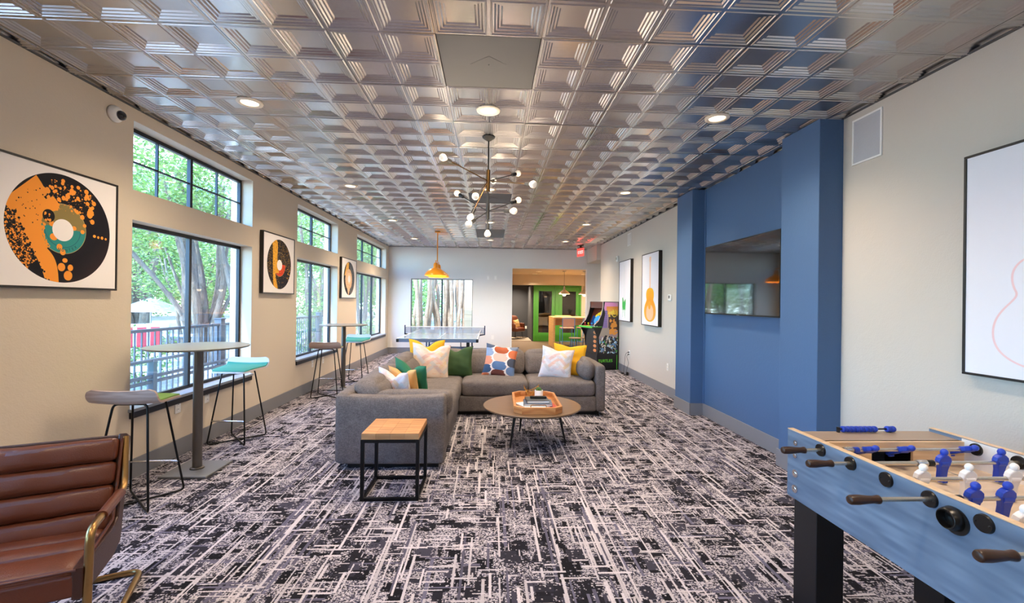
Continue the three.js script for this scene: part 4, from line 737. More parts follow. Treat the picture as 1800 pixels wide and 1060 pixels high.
// ---------------------------------------------------------------- television
{
  const t = thing('television', 'large black flat screen television mounted on the blue recess wall', 'television', [RECX, 1.775, -4.788]), w = 0.7325, h = 0.425, x = -0.09;
  part('screen', b2(x - 0.0005, x + 0.004, -h + 0.016, h - 0.006, -w + 0.006, w - 0.006), M.tvScreen, t);
  part('bezel', [b2(x - 0.002, x + 0.03, h - 0.006, h, -w, w, 0.001), b2(x - 0.002, x + 0.03, -h, -h + 0.016, -w, w, 0.001), b2(x - 0.002, x + 0.03, -h, h, -w, -w + 0.006, 0.001), b2(x - 0.002, x + 0.03, -h, h, w - 0.006, w, 0.001)], M.black, t);
  part('back_cover', b2(x + 0.004, -0.03, -h + 0.02, h - 0.02, -w + 0.02, w - 0.02, 0.01), M.black, t);
  part('wall_mount', b2(-0.031, 0, -0.15, 0.15, -0.2, 0.2), M.steel, t); part('status_light', b2(x - 0.004, x - 0.001, -h + 0.002, -h + 0.01, 0.0, 0.05), M.steel, t);
}
// ---------------------------------------------------------------- framed pictures
const frameM = std(0x17120f, 0.4);
function framed(name, label, pos, side, w, h, d, tex, group) {   // side +1: hangs on the left wall facing +x; -1: on the right wall facing -x
  const t = thing(name, label, 'picture', pos, side > 0 ? Math.PI / 2 : -Math.PI / 2, group), f = 0.014;
  part('frame', [b2(-w / 2, w / 2, -h / 2, -h / 2 + f, 0, d, 0.002), b2(-w / 2, w / 2, h / 2 - f, h / 2, 0, d, 0.002), b2(-w / 2, -w / 2 + f, -h / 2 + f, h / 2 - f, 0, d, 0.002), b2(w / 2 - f, w / 2, -h / 2 + f, h / 2 - f, 0, d, 0.002)], frameM, t);
  const g = b2(-w / 2 + f, w / 2 - f, -h / 2 + f, h / 2 - f, 0.004, d - 0.006), p = g.attributes.position, uv = g.attributes.uv;
  for (let i = 0; i < p.count; i++) uv.setXY(i, (p.getX(i) + w / 2 - f) / (w - 2 * f), (p.getY(i) + h / 2 - f) / (h - 2 * f));
  part('canvas_print', g, phys(0xffffff, 0.7, { map: tex, specularIntensity: 0.4 }), t, { uv: true }); return t;
}
function recordArt(o) {
  return canvasTex(1024, 1024, (g, w) => {
    g.fillStyle = '#f1ebe8'; g.fillRect(0, 0, w, w); const c = w / 2, Rr = w * (o.r ?? 0.435); g.translate(c, c); g.scale(o.ax ?? 1, 1); g.translate(-c, -c);
    const q = g.createLinearGradient(0, 0, w, w); q.addColorStop(0, '#0d0d13'); q.addColorStop(0.7, '#14121a'); q.addColorStop(1, o.sheen ?? '#16141a');
    g.fillStyle = q; g.beginPath(); g.arc(c, c, Rr, 0, 7); g.fill();
    g.save(); g.beginPath(); g.arc(c, c, Rr, 0, 7); g.clip();
    g.strokeStyle = 'rgba(90,90,100,0.22)'; for (let r = 190; r < Rr; r += 7) { g.lineWidth = 1.4; g.beginPath(); g.arc(c, c, r, 0, 7); g.stroke(); }
    if (o.label) { g.fillStyle = o.label; g.beginPath(); g.arc(c, c, w * 0.215, 0, 7); g.fill(); g.fillStyle = o.label2; g.beginPath(); g.arc(c, c, w * 0.215, Math.PI * 1.02, Math.PI * 2); g.fill(); g.strokeStyle = o.ring; g.lineWidth = 8; g.beginPath(); g.arc(c, c, w * 0.16, 0.1, Math.PI * 0.95); g.stroke(); g.strokeStyle = '#b7a06c'; g.lineWidth = 5; g.beginPath(); g.arc(c, c, w * 0.213, 0, 7); g.stroke(); }
    o.paint(g, w, c, Rr); g.restore();
    g.fillStyle = '#f1ebe8'; g.beginPath(); g.arc(c, c + 12, w * 0.094, 0, 7); g.fill();
  });
}
const drop = (g, x, y, r) => { g.beginPath(); g.ellipse(x, y, r, r * rr(0.85, 1.15), 0, 0, 7); g.fill(); };
const art1 = recordArt({ r: 0.463, ax: 0.945, label: '#2f8a86', label2: '#8c7a48', ring: '#2a6f78', sheen: '#4a2e26', paint(g, w, c, Rr) {
  g.fillStyle = '#f59a38';
  g.beginPath(); g.moveTo(0.27 * w, 0.1 * w); g.bezierCurveTo(0.32 * w, 0.16 * w, 0.36 * w, 0.2 * w, 0.33 * w, 0.26 * w); g.bezierCurveTo(0.4 * w, 0.32 * w, 0.42 * w, 0.36 * w, 0.34 * w, 0.4 * w); g.bezierCurveTo(0.28 * w, 0.5 * w, 0.34 * w, 0.62 * w, 0.36 * w, 0.68 * w); g.bezierCurveTo(0.46 * w, 0.76 * w, 0.46 * w, 0.86 * w, 0.47 * w, 0.99 * w); g.lineTo(0.36 * w, 0.97 * w); g.bezierCurveTo(0.3 * w, 0.76 * w, 0.2 * w, 0.62 * w, 0.1 * w, 0.44 * w); g.lineTo(0.02 * w, 0.36 * w); g.closePath(); g.fill();
  for (let i = 0; i < 1300; i++) { const a = rr(2.3, 3.5), r = Rr * rr(0.35, 1), x = c + Math.cos(a) * r, y = c + Math.sin(a) * r + 40; if (x > c - 30) continue; drop(g, x, y, rr(2, 9)); }
  for (let i = 0; i < 240; i++) { const x = w * rr(0.36, 0.78), y = w * rr(0.08, 0.34) + Math.abs(x - w * 0.5) * 0.2; drop(g, x, y, Math.pow(rng(), 3.5) * 22 + 2); }
  for (const [x, y, r] of [[0.75, 0.33, 30], [0.75, 0.29, 18], [0.79, 0.22, 22], [0.49, 0.83, 34], [0.52, 0.77, 24], [0.5, 0.70, 26], [0.47, 0.66, 26], [0.42, 0.58, 34], [0.4, 0.47, 22], [0.55, 0.9, 40], [0.57, 0.83, 26], [0.80, 0.52, 16], [0.84, 0.525, 12], [0.88, 0.525, 14], [0.92, 0.53, 12], [0.6, 0.48, 22], [0.68, 0.5, 20], [0.7, 0.44, 18], [0.4, 0.31, 60], [0.31, 0.22, 50]]) drop(g, x * w, y * w, r);
  g.fillStyle = '#15151b'; for (let i = 0; i < 700; i++) { const x = w * rr(0.05, 0.42), y = w * rr(0.42, 0.95); if (x + 0.02 * w > 0.13 * w + (y - 0.4 * w) * 0.5) continue; drop(g, x, y, rr(3, 11)); } for (let i = 0; i < 26; i++) drop(g, w * rr(0.12, 0.34), w * rr(0.2, 0.5), rr(2, 6));
  drop(g, 0.375 * w, 0.41 * w, 52); g.fillStyle = '#f59a38'; for (let i = 0; i < 10; i++) drop(g, w * rr(0.34, 0.41), w * rr(0.38, 0.45), rr(3, 12));
  g.strokeStyle = '#4d8d86'; g.fillStyle = 'rgba(35,90,88,0.9)'; g.font = 'bold 34px sans-serif'; g.textAlign = 'center'; const s = 'MONTEX'; [...s].forEach((ch, i) => { const a = Math.PI / 2 - (i - 2.5) * 0.17 - 0.25; g.save(); g.translate(c + Math.cos(a) * w * 0.195, c + Math.sin(a) * w * 0.195); g.rotate(a - Math.PI / 2); g.fillText(ch, 0, 0); g.restore(); });
} });
const art2 = recordArt({ ax: 0.9, label: '#e0401c', label2: '#2a2422', ring: '#b8301a', paint(g, w, c, Rr) {
  g.fillStyle = '#eaa92c'; g.beginPath(); g.moveTo(0.34 * w, 0.05 * w); g.bezierCurveTo(0.5 * w, 0.12 * w, 0.4 * w, 0.3 * w, 0.42 * w, 0.4 * w); g.bezierCurveTo(0.44 * w, 0.5 * w, 0.5 * w, 0.6 * w, 0.47 * w, 0.66 * w); g.lineTo(0.36 * w, 0.66 * w); g.bezierCurveTo(0.36 * w, 0.8 * w, 0.46 * w, 0.86 * w, 0.42 * w, 0.97 * w); g.lineTo(0.3 * w, 0.9 * w); g.bezierCurveTo(0.24 * w, 0.66 * w, 0.28 * w, 0.36 * w, 0.24 * w, 0.12 * w); g.closePath(); g.fill();
  for (let i = 0; i < 1900; i++) { const a = rr(0, 6.28), r = Rr * Math.sqrt(rng()), x = c + Math.cos(a) * r, y = c + Math.sin(a) * r; if (x > c && y > c + 100 && rng() < 0.8) continue; g.fillStyle = ['#8a6a3a', '#c9962f', '#54483e'][i % 3]; g.fillRect(x, y, rr(3, 13), rr(3, 13)); }
  g.fillStyle = '#eaa92c'; for (let i = 0; i < 26; i++) drop(g, w * rr(0.78, 0.95), w * rr(0.55, 0.85), rr(3, 12));
} });
const art3 = recordArt({ ax: 0.86, label: '#e9b98a', label2: '#e9b98a', ring: '#dca878', paint(g, w, c, Rr) {
  g.fillStyle = '#54565c'; g.beginPath(); g.arc(c, c, Rr, -1.5, 1.4); g.arc(c, c, Rr * 0.55, 1.4, -1.5, true); g.fill();
  g.fillStyle = '#eab258'; g.beginPath(); g.moveTo(0.3 * w, 0.1 * w); g.lineTo(0.48 * w, 0.08 * w); g.lineTo(0.44 * w, 0.34 * w); g.lineTo(0.3 * w, 0.42 * w); g.lineTo(0.12 * w, 0.44 * w); g.fill(); g.fillStyle = '#e9bf95'; g.beginPath(); g.arc(c - 40, c + 20, Rr * 0.62, 0, 7); g.fill(); g.beginPath(); g.moveTo(0.2 * w, 0.5 * w); g.lineTo(0.45 * w, 0.95 * w); g.lineTo(0.56 * w, 0.8 * w); g.fill();
  for (let i = 0; i < 300; i++) { g.fillStyle = i % 2 ? '#3a3c42' : '#d9a860'; drop(g, w * rr(0.1, 0.9), w * rr(0.1, 0.95), rr(2, 9)); } g.fillStyle = '#f0cfa8'; g.beginPath(); g.arc(c, c, w * 0.15, 0, 7); g.fill();
} });
framed('record_picture', 'square framed print of a black record with orange paint splashes and teal centre', [L, 1.917, -3.067], 1, 0.845, 0.8, 0.045, art1, 'record prints between the windows');
framed('record_picture', 'square framed record print with yellow streak and red centre, between first and second window', [L, 1.935, -6.07], 1, 0.88, 0.79, 0.045, art2, 'record prints between the windows');
framed('record_picture', 'square framed record print in pale peach and grey, furthest along the window wall', [L, 1.9, -8.985], 1, 0.92, 0.79, 0.045, art3, 'record prints between the windows');
function guitarArt(draw) { return canvasTex(512, 900, (g, w, h) => { g.fillStyle = '#eceaf0'; g.fillRect(0, 0, w, h); draw(g, w, h); }); }
const acoustic = (g, cx, y0, s) => { g.beginPath(); g.moveTo(cx, y0); g.bezierCurveTo(cx + 90 * s, y0 - 8 * s, cx + 125 * s, y0 + 60 * s, cx + 92 * s, y0 + 135 * s); g.bezierCurveTo(cx + 80 * s, y0 + 170 * s, cx + 165 * s, y0 + 200 * s, cx + 160 * s, y0 + 300 * s); g.bezierCurveTo(cx + 155 * s, y0 + 390 * s, cx + 70 * s, y0 + 420 * s, cx, y0 + 420 * s); g.bezierCurveTo(cx - 70 * s, y0 + 420 * s, cx - 155 * s, y0 + 390 * s, cx - 160 * s, y0 + 300 * s); g.bezierCurveTo(cx - 165 * s, y0 + 200 * s, cx - 80 * s, y0 + 170 * s, cx - 92 * s, y0 + 135 * s); g.bezierCurveTo(cx - 125 * s, y0 + 60 * s, cx - 90 * s, y0 - 8 * s, cx, y0); g.closePath(); };
const gOrange = guitarArt((g, w, h) => { const c = w * 0.5; g.fillStyle = '#f7cfae'; g.fillRect(c - 17, 80, 34, 400); g.fillRect(c - 26, 40, 52, 60); g.save(); g.translate(c, 0); g.scale(1.12, 1); acoustic(g, 0, 440, 0.98); const q = g.createLinearGradient(0, 430, 0, 860); q.addColorStop(0, '#f6b92e'); q.addColorStop(0.4, '#f39f2a'); q.addColorStop(1, '#f0b060'); g.fillStyle = q; g.fill(); g.lineWidth = 12; g.strokeStyle = '#f1b52a'; g.stroke(); g.restore(); g.fillStyle = '#f4cdb8'; g.globalAlpha = 0.75; g.beginPath(); g.ellipse(c, 740, 110, 100, 0, 0, 7); g.fill(); g.globalAlpha = 1; g.fillStyle = '#f2a53a'; g.beginPath(); g.ellipse(c - 10, 650, 40, 52, 0, 0, 7); g.fill(); g.strokeStyle = '#e8902a'; g.lineWidth = 5; for (const k of [-40, -20, 20, 40]) { g.beginPath(); g.moveTo(c + k, 470); g.lineTo(c + k * 0.8, 600); g.stroke(); } });
const gGreen = guitarArt((g, w, h) => { const c = w * 0.46; g.fillStyle = '#dfe3e6'; g.fillRect(c - 12, 60, 24, 500); g.fillStyle = '#e6e2e4'; g.fillRect(c + 50, 100, 8, 500); g.fillStyle = '#3fae52'; g.beginPath(); g.moveTo(c - 80, 560); g.lineTo(c - 50, 545); g.lineTo(c - 10, 620); g.lineTo(c + 20, 600); g.lineTo(c + 70, 570); g.lineTo(c + 80, 640); g.lineTo(c + 50, 720); g.lineTo(c - 20, 740); g.lineTo(c - 70, 690); g.closePath(); g.fill(); g.globalAlpha = 0.7; for (const [x, y0, y1] of [[-70, 680, 850], [-30, 700, 780], [20, 720, 830], [50, 700, 860]]) g.fillRect(c + x, y0, 9, y1 - y0); g.globalAlpha = 0.4; g.fillRect(c - 90, 620, 170, 120); });
const gPink = guitarArt((g, w, h) => { const c = w * 0.5; g.strokeStyle = '#f0cccd'; g.lineWidth = 7; acoustic(g, c, 430, 1.02); g.stroke(); g.beginPath(); g.arc(c, 560, 48, 0, 7); g.stroke(); g.strokeRect(c - 20, 60, 40, 380); });
framed('guitar_picture', 'tall framed print of a pink outlined guitar, nearest on the right wall', [R, 1.72, -2.085], -1, 0.82, 1.29, 0.045, gPink, 'guitar prints on the right wall');
framed('guitar_picture', 'tall framed print of an orange guitar on white, next to the thermostat', [R, 1.725, -7.645], -1, 0.83, 1.29, 0.06, gOrange, 'guitar prints on the right wall');
framed('guitar_picture', 'tall framed print of a green guitar on white, beside the arcade machine', [R, 1.735, -9.12], -1, 0.8, 1.28, 0.06, gGreen, 'guitar prints on the right wall');
// ---------------------------------------------------------------- small wall fittings
function outlet(name, label, cat, pos, turn, kind) {
  const t = thing(name, label, cat, pos, turn);
  part('cover_plate', bx(0.075, 0.118, 0.006, 0, 0, 0.003, 0.003), M.whitePlastic, t);
  if (kind === 'switch') part('rocker', bx(0.034, 0.066, 0.008, 0, 0, 0.008, 0.003), M.white, t);
  else for (const y of [-0.022, 0.022]) { const s = part('receptacle', new THREE.CylinderGeometry(0.017, 0.017, 0.003, 20).rotateX(Math.PI / 2).translate(0, y, 0.0075), M.white, t); part('slot', [bx(0.003, 0.009, 0.002, -0.006, y, 0.0092), bx(0.003, 0.009, 0.002, 0.006, y, 0.0092)], M.black, s); }
  return t;
}
const onL = Math.PI / 2, onR = -Math.PI / 2;
outlet('wall_outlet', 'white power outlet below the nearest tall window, behind the turquoise stool', 'outlet', [L, 0.46, -4.64], onL);
outlet('wall_outlet', 'white power outlet below the nearest window just beside the bar table pole', 'outlet', [L, 0.46, -4.22], onL);
outlet('wall_outlet', 'first white outlet below the second window, by the stool seen from behind', 'outlet', [L, 0.43, -7.3], onL);
outlet('wall_outlet', 'second white outlet below the second window, nearer the table pole', 'outlet', [L, 0.43, -7.75], onL);
outlet('wall_outlet', 'white power outlet on the far wall right of the ping pong table', 'outlet', [0.055, 0.46, B], 0);
outlet('light_switch', 'white light switch on the far wall, right one of the pair', 'light switch', [0.12, 2.155, B], 0, 'switch');
outlet('light_switch', 'cream light switch on the far wall, left one of the pair', 'light switch', [-0.09, 2.155, B], 0, 'switch');
outlet('wall_outlet', 'white outlet on the right wall just before the blue pilaster', 'outlet', [R, 0.455, -6.95], onR);
outlet('wall_outlet', 'white outlet beside the arcade machine with two black plugs in it', 'outlet', [R, 0.45, -8.9], onR);
{
  const t = thing('electric_cable', 'thin black power cord hanging in a loop from the outlet to the floor', 'cord', [R, 0, -8.95]);
  part('plug', [bx(0.03, 0.02, 0.02, -0.025, 0.472, 0.05, 0.004), bx(0.03, 0.02, 0.02, -0.025, 0.428, 0.05, 0.004)], M.black, t);
  const cp = (pts) => sweep(new THREE.CatmullRomCurve3(pts.map((p) => V(...p))).getPoints(24), () => 0.0035, 6);
  part('cord', [cp([[-0.035, 0.472, 0.05], [-0.06, 0.44, 0.0], [-0.05, 0.25, -0.12], [-0.06, 0.05, -0.14], [-0.06, 0.02, -0.12]]), cp([[-0.035, 0.428, 0.05], [-0.05, 0.38, 0.02], [-0.03, 0.26, 0.07], [-0.04, 0.14, 0.02], [-0.07, 0.02, 0.06]])], M.black, t);
  const a = thing('power_adapter', 'small black power adapter lying on the carpet by the arcade machine', 'adapter', [R - 0.1, 0, -9.07]); part('adapter_body', bx(0.05, 0.035, 0.09, 0, 0.0175, 0, 0.008), M.black, a);
  const b = thing('power_adapter', 'rounded black plug-in adapter leaning at the baseboard below the outlet', 'adapter', [R - 0.055, 0, -8.88]); part('adapter_body', bx(0.045, 0.07, 0.05, 0, 0.035, 0, 0.012), M.black, b);
}
{
  const t = thing('thermostat', 'small white square thermostat between the orange guitar print and blue pilaster', 'thermostat', [R, 1.573, -6.88], onR);
  part('housing', bx(0.12, 0.105, 0.024, 0, 0, 0.012, 0.012), M.white, t); part('display', bx(0.05, 0.045, 0.002, 0.0, 0.008, 0.0245), std(0x555b58, 0.3), t);
  const s = thing('fire_strobe', 'small white fire alarm strobe high on the wall near green guitar print', 'fire alarm', [R, 2.47, -9.79], onR);
  part('housing', bx(0.09, 0.13, 0.04, 0, 0, 0.02, 0.01), M.white, s); part('strobe_window', bx(0.05, 0.05, 0.02, 0, 0.01, 0.045, 0.008), std(0xb8bcae, 0.2), s);
  const v = thing('wall_plate', 'white blank square plate high on the wall above the guitar prints', 'wall plate', [R, 2.795, -8.99], onR);
  part('cover', bx(0.24, 0.26, 0.008, 0, 0, 0.004, 0.003), M.whitePlastic, v); part('face', bx(0.2, 0.22, 0.006, 0, 0, 0.009, 0.002), std(0xd4d2cd, 0.6), v);
  const g = thing('speaker_grille', 'in-wall grille with white frame and grey face at the ceiling edge', 'speaker grille', [R, 2.757, -3.225], onR);
  const w = 0.133, h = 0.178, f = 0.014; part('frame', [b2(-w, w, -h, -h + f, 0, 0.01, 0.002), b2(-w, w, h - f, h, 0, 0.01, 0.002), b2(-w, -w + f, -h + f, h - f, 0, 0.01, 0.002), b2(w - f, w, -h + f, h - f, 0, 0.01, 0.002)], M.white, g);
  const holes = dataTex(64, 64, (x, y) => ((x % 8 - 3.5) ** 2 + (y % 8 - 3.5) ** 2 < 5 ? 60 : 190), { repeat: [12, 12] });
  part('grille_face', b2(-w + f, w - f, -h + f, h - f, 0.001, 0.006), std(0xb9bac0, 0.7, { bumpMap: holes, bumpScale: 0.002 }), g);
  const c = thing('security_camera', 'white dome security camera with black lens high on the left wall', 'security camera', [L, 2.862, -3.49], onL); c.scale.setScalar(0.86);
  part('housing', lathe([[0.0001, 0], [0.072, 0], [0.072, 0.022], [0.06, 0.045], [0.045, 0.05], [0.0001, 0.05]], 32).rotateX(Math.PI / 2), M.white, c);
  part('dome', new THREE.SphereGeometry(0.042, 24, 16).scale(1, 1, 0.9).translate(0.012, -0.008, 0.055), phys(0x08080a, 0.08, { clearcoat: 1 }), c);
}
{
  const t = thing('exit_sign', 'red illuminated exit sign hanging from the tin ceiling near the far wall', 'sign', [2.33, C, -11.45], -1.15);
  const tex = canvasTex(256, 192, (g, w, h) => { g.fillStyle = '#f0544c'; g.fillRect(0, 0, w, h); g.fillStyle = '#ffffff'; g.font = 'bold 96px sans-serif'; g.textAlign = 'center'; g.textBaseline = 'middle'; g.fillText('EXIT', w / 2, h / 2); });
  const tm = canvasTex(256, 192, (g, w, h) => { g.fillStyle = '#ff5a50'; g.fillRect(0, 0, w, h); g.fillStyle = '#ffd8d0'; g.font = 'bold 96px sans-serif'; g.textAlign = 'center'; g.textBaseline = 'middle'; g.fillText('EXIT', w / 2, h / 2); });
  part('ceiling_mount', [bx(0.2, 0.025, 0.06, 0, -0.0125, 0, 0.005), bx(0.05, 0.05, 0.04, 0, -0.045, 0, 0.004), bx(0.26, 0.02, 0.03, 0, -0.075, 0, 0.004)], std(0x2a0d0d, 0.4), t);
  const g = bx(0.3, 0.215, 0.012, 0, -0.195, 0); part('sign_panel', g, std(0xffffff, 0.3, { map: tex, emissive: 0xffffff, emissiveMap: tm, emissiveIntensity: 0.7 }), t, { uv: true });
  const p = new THREE.PointLight(0xff4a40, 0.07, 0, 2); p.position.set(2.28, C - 0.2, -11.4); p.castShadow = true; p.name = 'exit_sign_light'; scene.add(p);
  const s = thing('smoke_detector', 'small white smoke detector on the tin ceiling near the far wall', 'smoke detector', [0.53, C, -10.89]);
  part('base', cy(0.05, 0.055, 0.02, 0, -0.01, 0, 28), M.white, s); part('sensor_cap', lathe([[0.0001, -0.05], [0.03, -0.048], [0.042, -0.035], [0.044, -0.02], [0.0001, -0.02]], 28), M.white, s);
}
// ---------------------------------------------------------------- adjoining room: bar-height desk, stools, pendants, chair
{
  const deskW = std(0xffffff, 0.5, { map: woodTex([232, 188, 128], [206, 156, 96]) });
  const d = thing('high_desk', 'pale wooden bar-height desk in the room beyond the opening', 'desk', [2.75, 0, -14.75]);
  part('desk_top', b2(-0.72, 0.9, 0.95, 1.0, -0.62, 0.55, 0.004), deskW, d); part('side_leg', b2(-0.72, -0.66, 0, 0.95, -0.62, 0.55, 0.004), deskW, d); part('side_leg', b2(0.84, 0.9, 0, 0.95, -0.62, 0.55, 0.004), deskW, d); part('modesty_panel', b2(-0.66, 0.84, 0.70, 0.95, -0.2, -0.17), deskW, d);
  const pk = thing('cardboard_parcel', 'flat pale cardboard parcel lying on the high desk', 'box', [2.45, 1.0, -14.9], 0.1); part('carton', bx(0.5, 0.035, 0.3, 0, 0.0175, 0, 0.003), std(0xe2b878, 0.7), pk); part('tape', bx(0.05, 0.001, 0.3, 0, 0.0357, 0), std(0xcaa060, 0.4), pk);
  const pl = thing('desk_plant', 'small leafy plant in dark pot at the end of the high desk', 'plant', [3.3, 1.0, -14.9]); part('pot', lathe([[0.0001, 0], [0.05, 0], [0.06, 0.1], [0.05, 0.1], [0.0001, 0.09]], 20), M.black, pl);
  const lv = []; for (let i = 0; i < 24; i++) lv.push(new THREE.SphereGeometry(0.5, 6, 5).scale(0.03, 0.12, 0.008).translate(0, 0.06, 0).rotateZ(rr(0.2, 1.2)).rotateY(i * 2.4).translate(0, 0.1, 0)); part('plant_leaf', lv, M.succulent, pl, { kind: 'stuff' });
  const blueFrame = std(0x4d86b8, 0.4), seatW = std(0xc98f74, 0.5);
  function highChair(label, pos, turn) {
    const c = thing('counter_chair', label, 'chair', pos, turn, 'counter chairs at the high desk'), w = 0.19, r = 0.012;
    for (const sx of [-1, 1]) { part('leg', tube([V(sx * w, 0, 0.19), V(sx * w, 1.0, 0.2)], r, 0.02, { n: 8 }), blueFrame, c); part('leg', rod(V(sx * w, 0, -0.19), V(sx * w, 0.68, -0.17), r, 8), blueFrame, c); part('stretcher', rod(V(sx * w, 0.25, 0.19), V(sx * w, 0.25, -0.19), 0.009, 8), blueFrame, c); part('seat_rail', rod(V(sx * w, 0.66, 0.19), V(sx * w, 0.66, -0.17), r, 8), blueFrame, c); }
    part('stretcher', rod(V(-w, 0.25, -0.19), V(w, 0.25, -0.19), 0.009, 8), blueFrame, c); part('top_rail', rod(V(-w, 0.995, 0.2), V(w, 0.995, 0.2), r, 8), blueFrame, c);
    part('seat', bx(0.42, 0.03, 0.4, 0, 0.69, 0, 0.012), seatW, c); part('backrest', bx(0.36, 0.24, 0.02, 0, 0.86, 0.195, 0.008), seatW, c); return c;
  }
  highChair('blue framed counter chair with peach back, fully visible at the high desk', [2.38, 0, -13.62], 0.05);
  highChair('blue framed counter chair half hidden behind the arcade machine', [2.98, 0, -13.75], 0.3);
  const st = (label, pos) => { const s = thing('low_stool', label, 'stool', pos, 0, 'low round stools before the desk'); part('seat', lathe([[0.0001, 0.44], [0.17, 0.44], [0.175, 0.43], [0.17, 0.41], [0.0001, 0.41]], 32), std(0xb09068, 0.5), s); for (let i = 0; i < 4; i++) { const a = i * 1.571 + 0.6; part('leg', rod(V(0.12 * Math.cos(a), 0.41, 0.12 * Math.sin(a)), V(0.17 * Math.cos(a), 0, 0.17 * Math.sin(a)), 0.009, 8), std(0x2f4a72, 0.4), s); } return s; };
  st('low round stool with tan seat standing right of the counter chair, rear one', [2.9, 0, -13.1]); st('low round stool with tan seat nearest the opening behind the yellow pillow', [2.5, 0, -13.0]);
  const glassM = phys(0xffffff, 0.05, { transmission: 1, thickness: 0, ior: 1.45 }), bulbM = std(0xfff0d8, 0.3, { emissive: new THREE.Color().setRGB(1, 0.8, 0.5), emissiveIntensity: 4 });
  function pend(label, x, z) {
    const p = thing('glass_pendant', label, 'pendant lamp', [x, 2.5, z], 0, 'metal pendants over the high desk');
    part('canopy', cy(0.06, 0.06, 0.02, 0, -0.01, 0, 20), M.steel, p); part('cord', rod(V(0, -0.02, 0), V(0, -0.5, 0), 0.005, 8), M.black, p); part('socket', cy(0.022, 0.035, 0.12, 0, -0.55, 0, 18), M.chrome, p);
    part('lamp_shade', lathe([[0.03, -0.6], [0.06, -0.62], [0.15, -0.69], [0.19, -0.74], [0.19, -0.75], [0.145, -0.7], [0.055, -0.63], [0.03, -0.61], [0.03, -0.6]], 36), std(0xd8cdbc, 0.25, { metalness: 0.7 }), p); part('bulb', ball(0.06, 0, -0.76, 0, 18), bulbM, p);
    const l = new THREE.PointLight(LAMP_COLOR, 5.5 * LAMP_LEVEL, 0, 2); l.position.set(x, 2.5 - 0.76, z); l.castShadow = true; l.name = 'glass_pendant_light'; scene.add(l);
  }
  pend('metal pendant lamp with globe bulb in front of the green doors', 2.37, -14.2); pend('second metal pendant lamp cut off by the opening edge', 3.03, -14.2);
  const rl = (label, x, z, k = 15) => { copyOf(lamp0, label, [x, 2.496, z]).userData.group = 'downlights of the far room'; spot(x, 2.47, z, k, 1.1); };
  rl('recessed downlight in the far room ceiling, nearer one', 1.57, -14.53); rl('recessed downlight in the far room ceiling, further one', 1.56, -15.75); rl('recessed downlight hidden above the desk of the far room', 3.3, -15.6);
  rl('recessed downlight in the dark nook behind the green doors', 1.0, -17.9, 45); spot(4.0, C - 0.02, -11.8, 8); copyOf(lamp0, 'recessed downlight in the side corridor ceiling', [4.0, C - 0.004, -11.8]).userData.group = 'downlights of the corridor';  // nook downlight is made up, put in to brighten the dark wallpaper
  // dark snug behind: rocking chair, cushion, rug, sofa behind glass
  const rug = thing('area_rug', 'pale speckled rug under the rocking chair in the dark nook', 'rug', [0.95, 0, -17.4]); part('rug_pile', bx(1.2, 0.02, 1.5, 0, 0.01, 0, 0.006), std(0xb9aa98, 0.95, { bumpMap: tuftTex, bumpScale: 0.01 }), rug);
  const ch = thing('rocking_chair', 'brown leather chair on dark rockers against the dark wallpaper', 'armchair', [0.98, 0.02, -17.35], 0.9);
  part('shell', soft(0.62, 0.5, 0.14, 0, 0.66, -0.25, { r: 0.06, crown: 0.03, warp: (o, c) => { o[2] += 0.16 * c[0] * c[0] - 0.1 * c[1]; } }), M.leather, ch); part('seat', soft(0.58, 0.14, 0.56, 0, 0.38, 0.02, { r: 0.06, crown: 0.02 }), M.leather, ch);
  for (const s of [-1, 1]) { part('rocker', sweep([-0.42, -0.25, 0, 0.25, 0.42].map((z) => V(s * 0.24, 0.02 + 0.35 * z * z, z)), () => 0.014, 8), M.black, ch); part('leg', rod(V(s * 0.24, 0.03, 0.2), V(s * 0.22, 0.32, 0.14), 0.012, 8), M.black, ch); part('leg', rod(V(s * 0.24, 0.03, -0.2), V(s * 0.22, 0.34, -0.16), 0.012, 8), M.black, ch); part('armrest', soft(0.07, 0.2, 0.46, s * 0.31, 0.52, -0.02, { r: 0.03, crown: 0.01 }), M.leather, ch); }
  const cu = thing('chair_cushion', 'tan patterned cushion leaning in the rocking chair', 'pillow', [1.02, 0.62, -17.28]); cu.rotation.set(-0.3, 0.9, 0.1, 'YXZ'); part('pillow_cover', pillowGeo(0.36, 0.34, 0.12), std(0xd8a86c, 0.8), cu, { uv: true });
  const so = thing('dark_loveseat', 'dark brown loveseat seen through the left glass door', 'sofa', [2.5, 0, -18.2]); part('seat', soft(1.3, 0.3, 0.75, 0, 0.3, 0, { r: 0.06 }), M.leatherDark, so); part('backrest', soft(1.3, 0.55, 0.2, 0, 0.65, -0.32, { r: 0.07 }), M.leatherDark, so); for (const s of [-1, 1]) part('armrest', soft(0.16, 0.5, 0.75, s * 0.68, 0.35, 0, { r: 0.06 }), M.leatherDark, so); part('foot', [[-0.6, -0.3], [0.6, -0.3], [-0.6, 0.3], [0.6, 0.3]].map(([x, z]) => cy(0.02, 0.015, 0.16, x, 0.08, z, 10)), M.black, so);
  const cw = thing('cream_pillow', 'cream pillow on the loveseat behind the left glass door', 'pillow', [2.15, 0.70, -18.0]); cw.rotation.set(-0.25, 0, 0, 'YXZ'); part('pillow_cover', pillowGeo(0.44, 0.4, 0.13), std(0xd9cdbd, 0.8), cw, { uv: true });
  outlet('wall_outlet', 'small white outlet on the dark wallpaper behind the rocking chair', 'outlet', [1.5, 0.4, -18.7], 0);
}
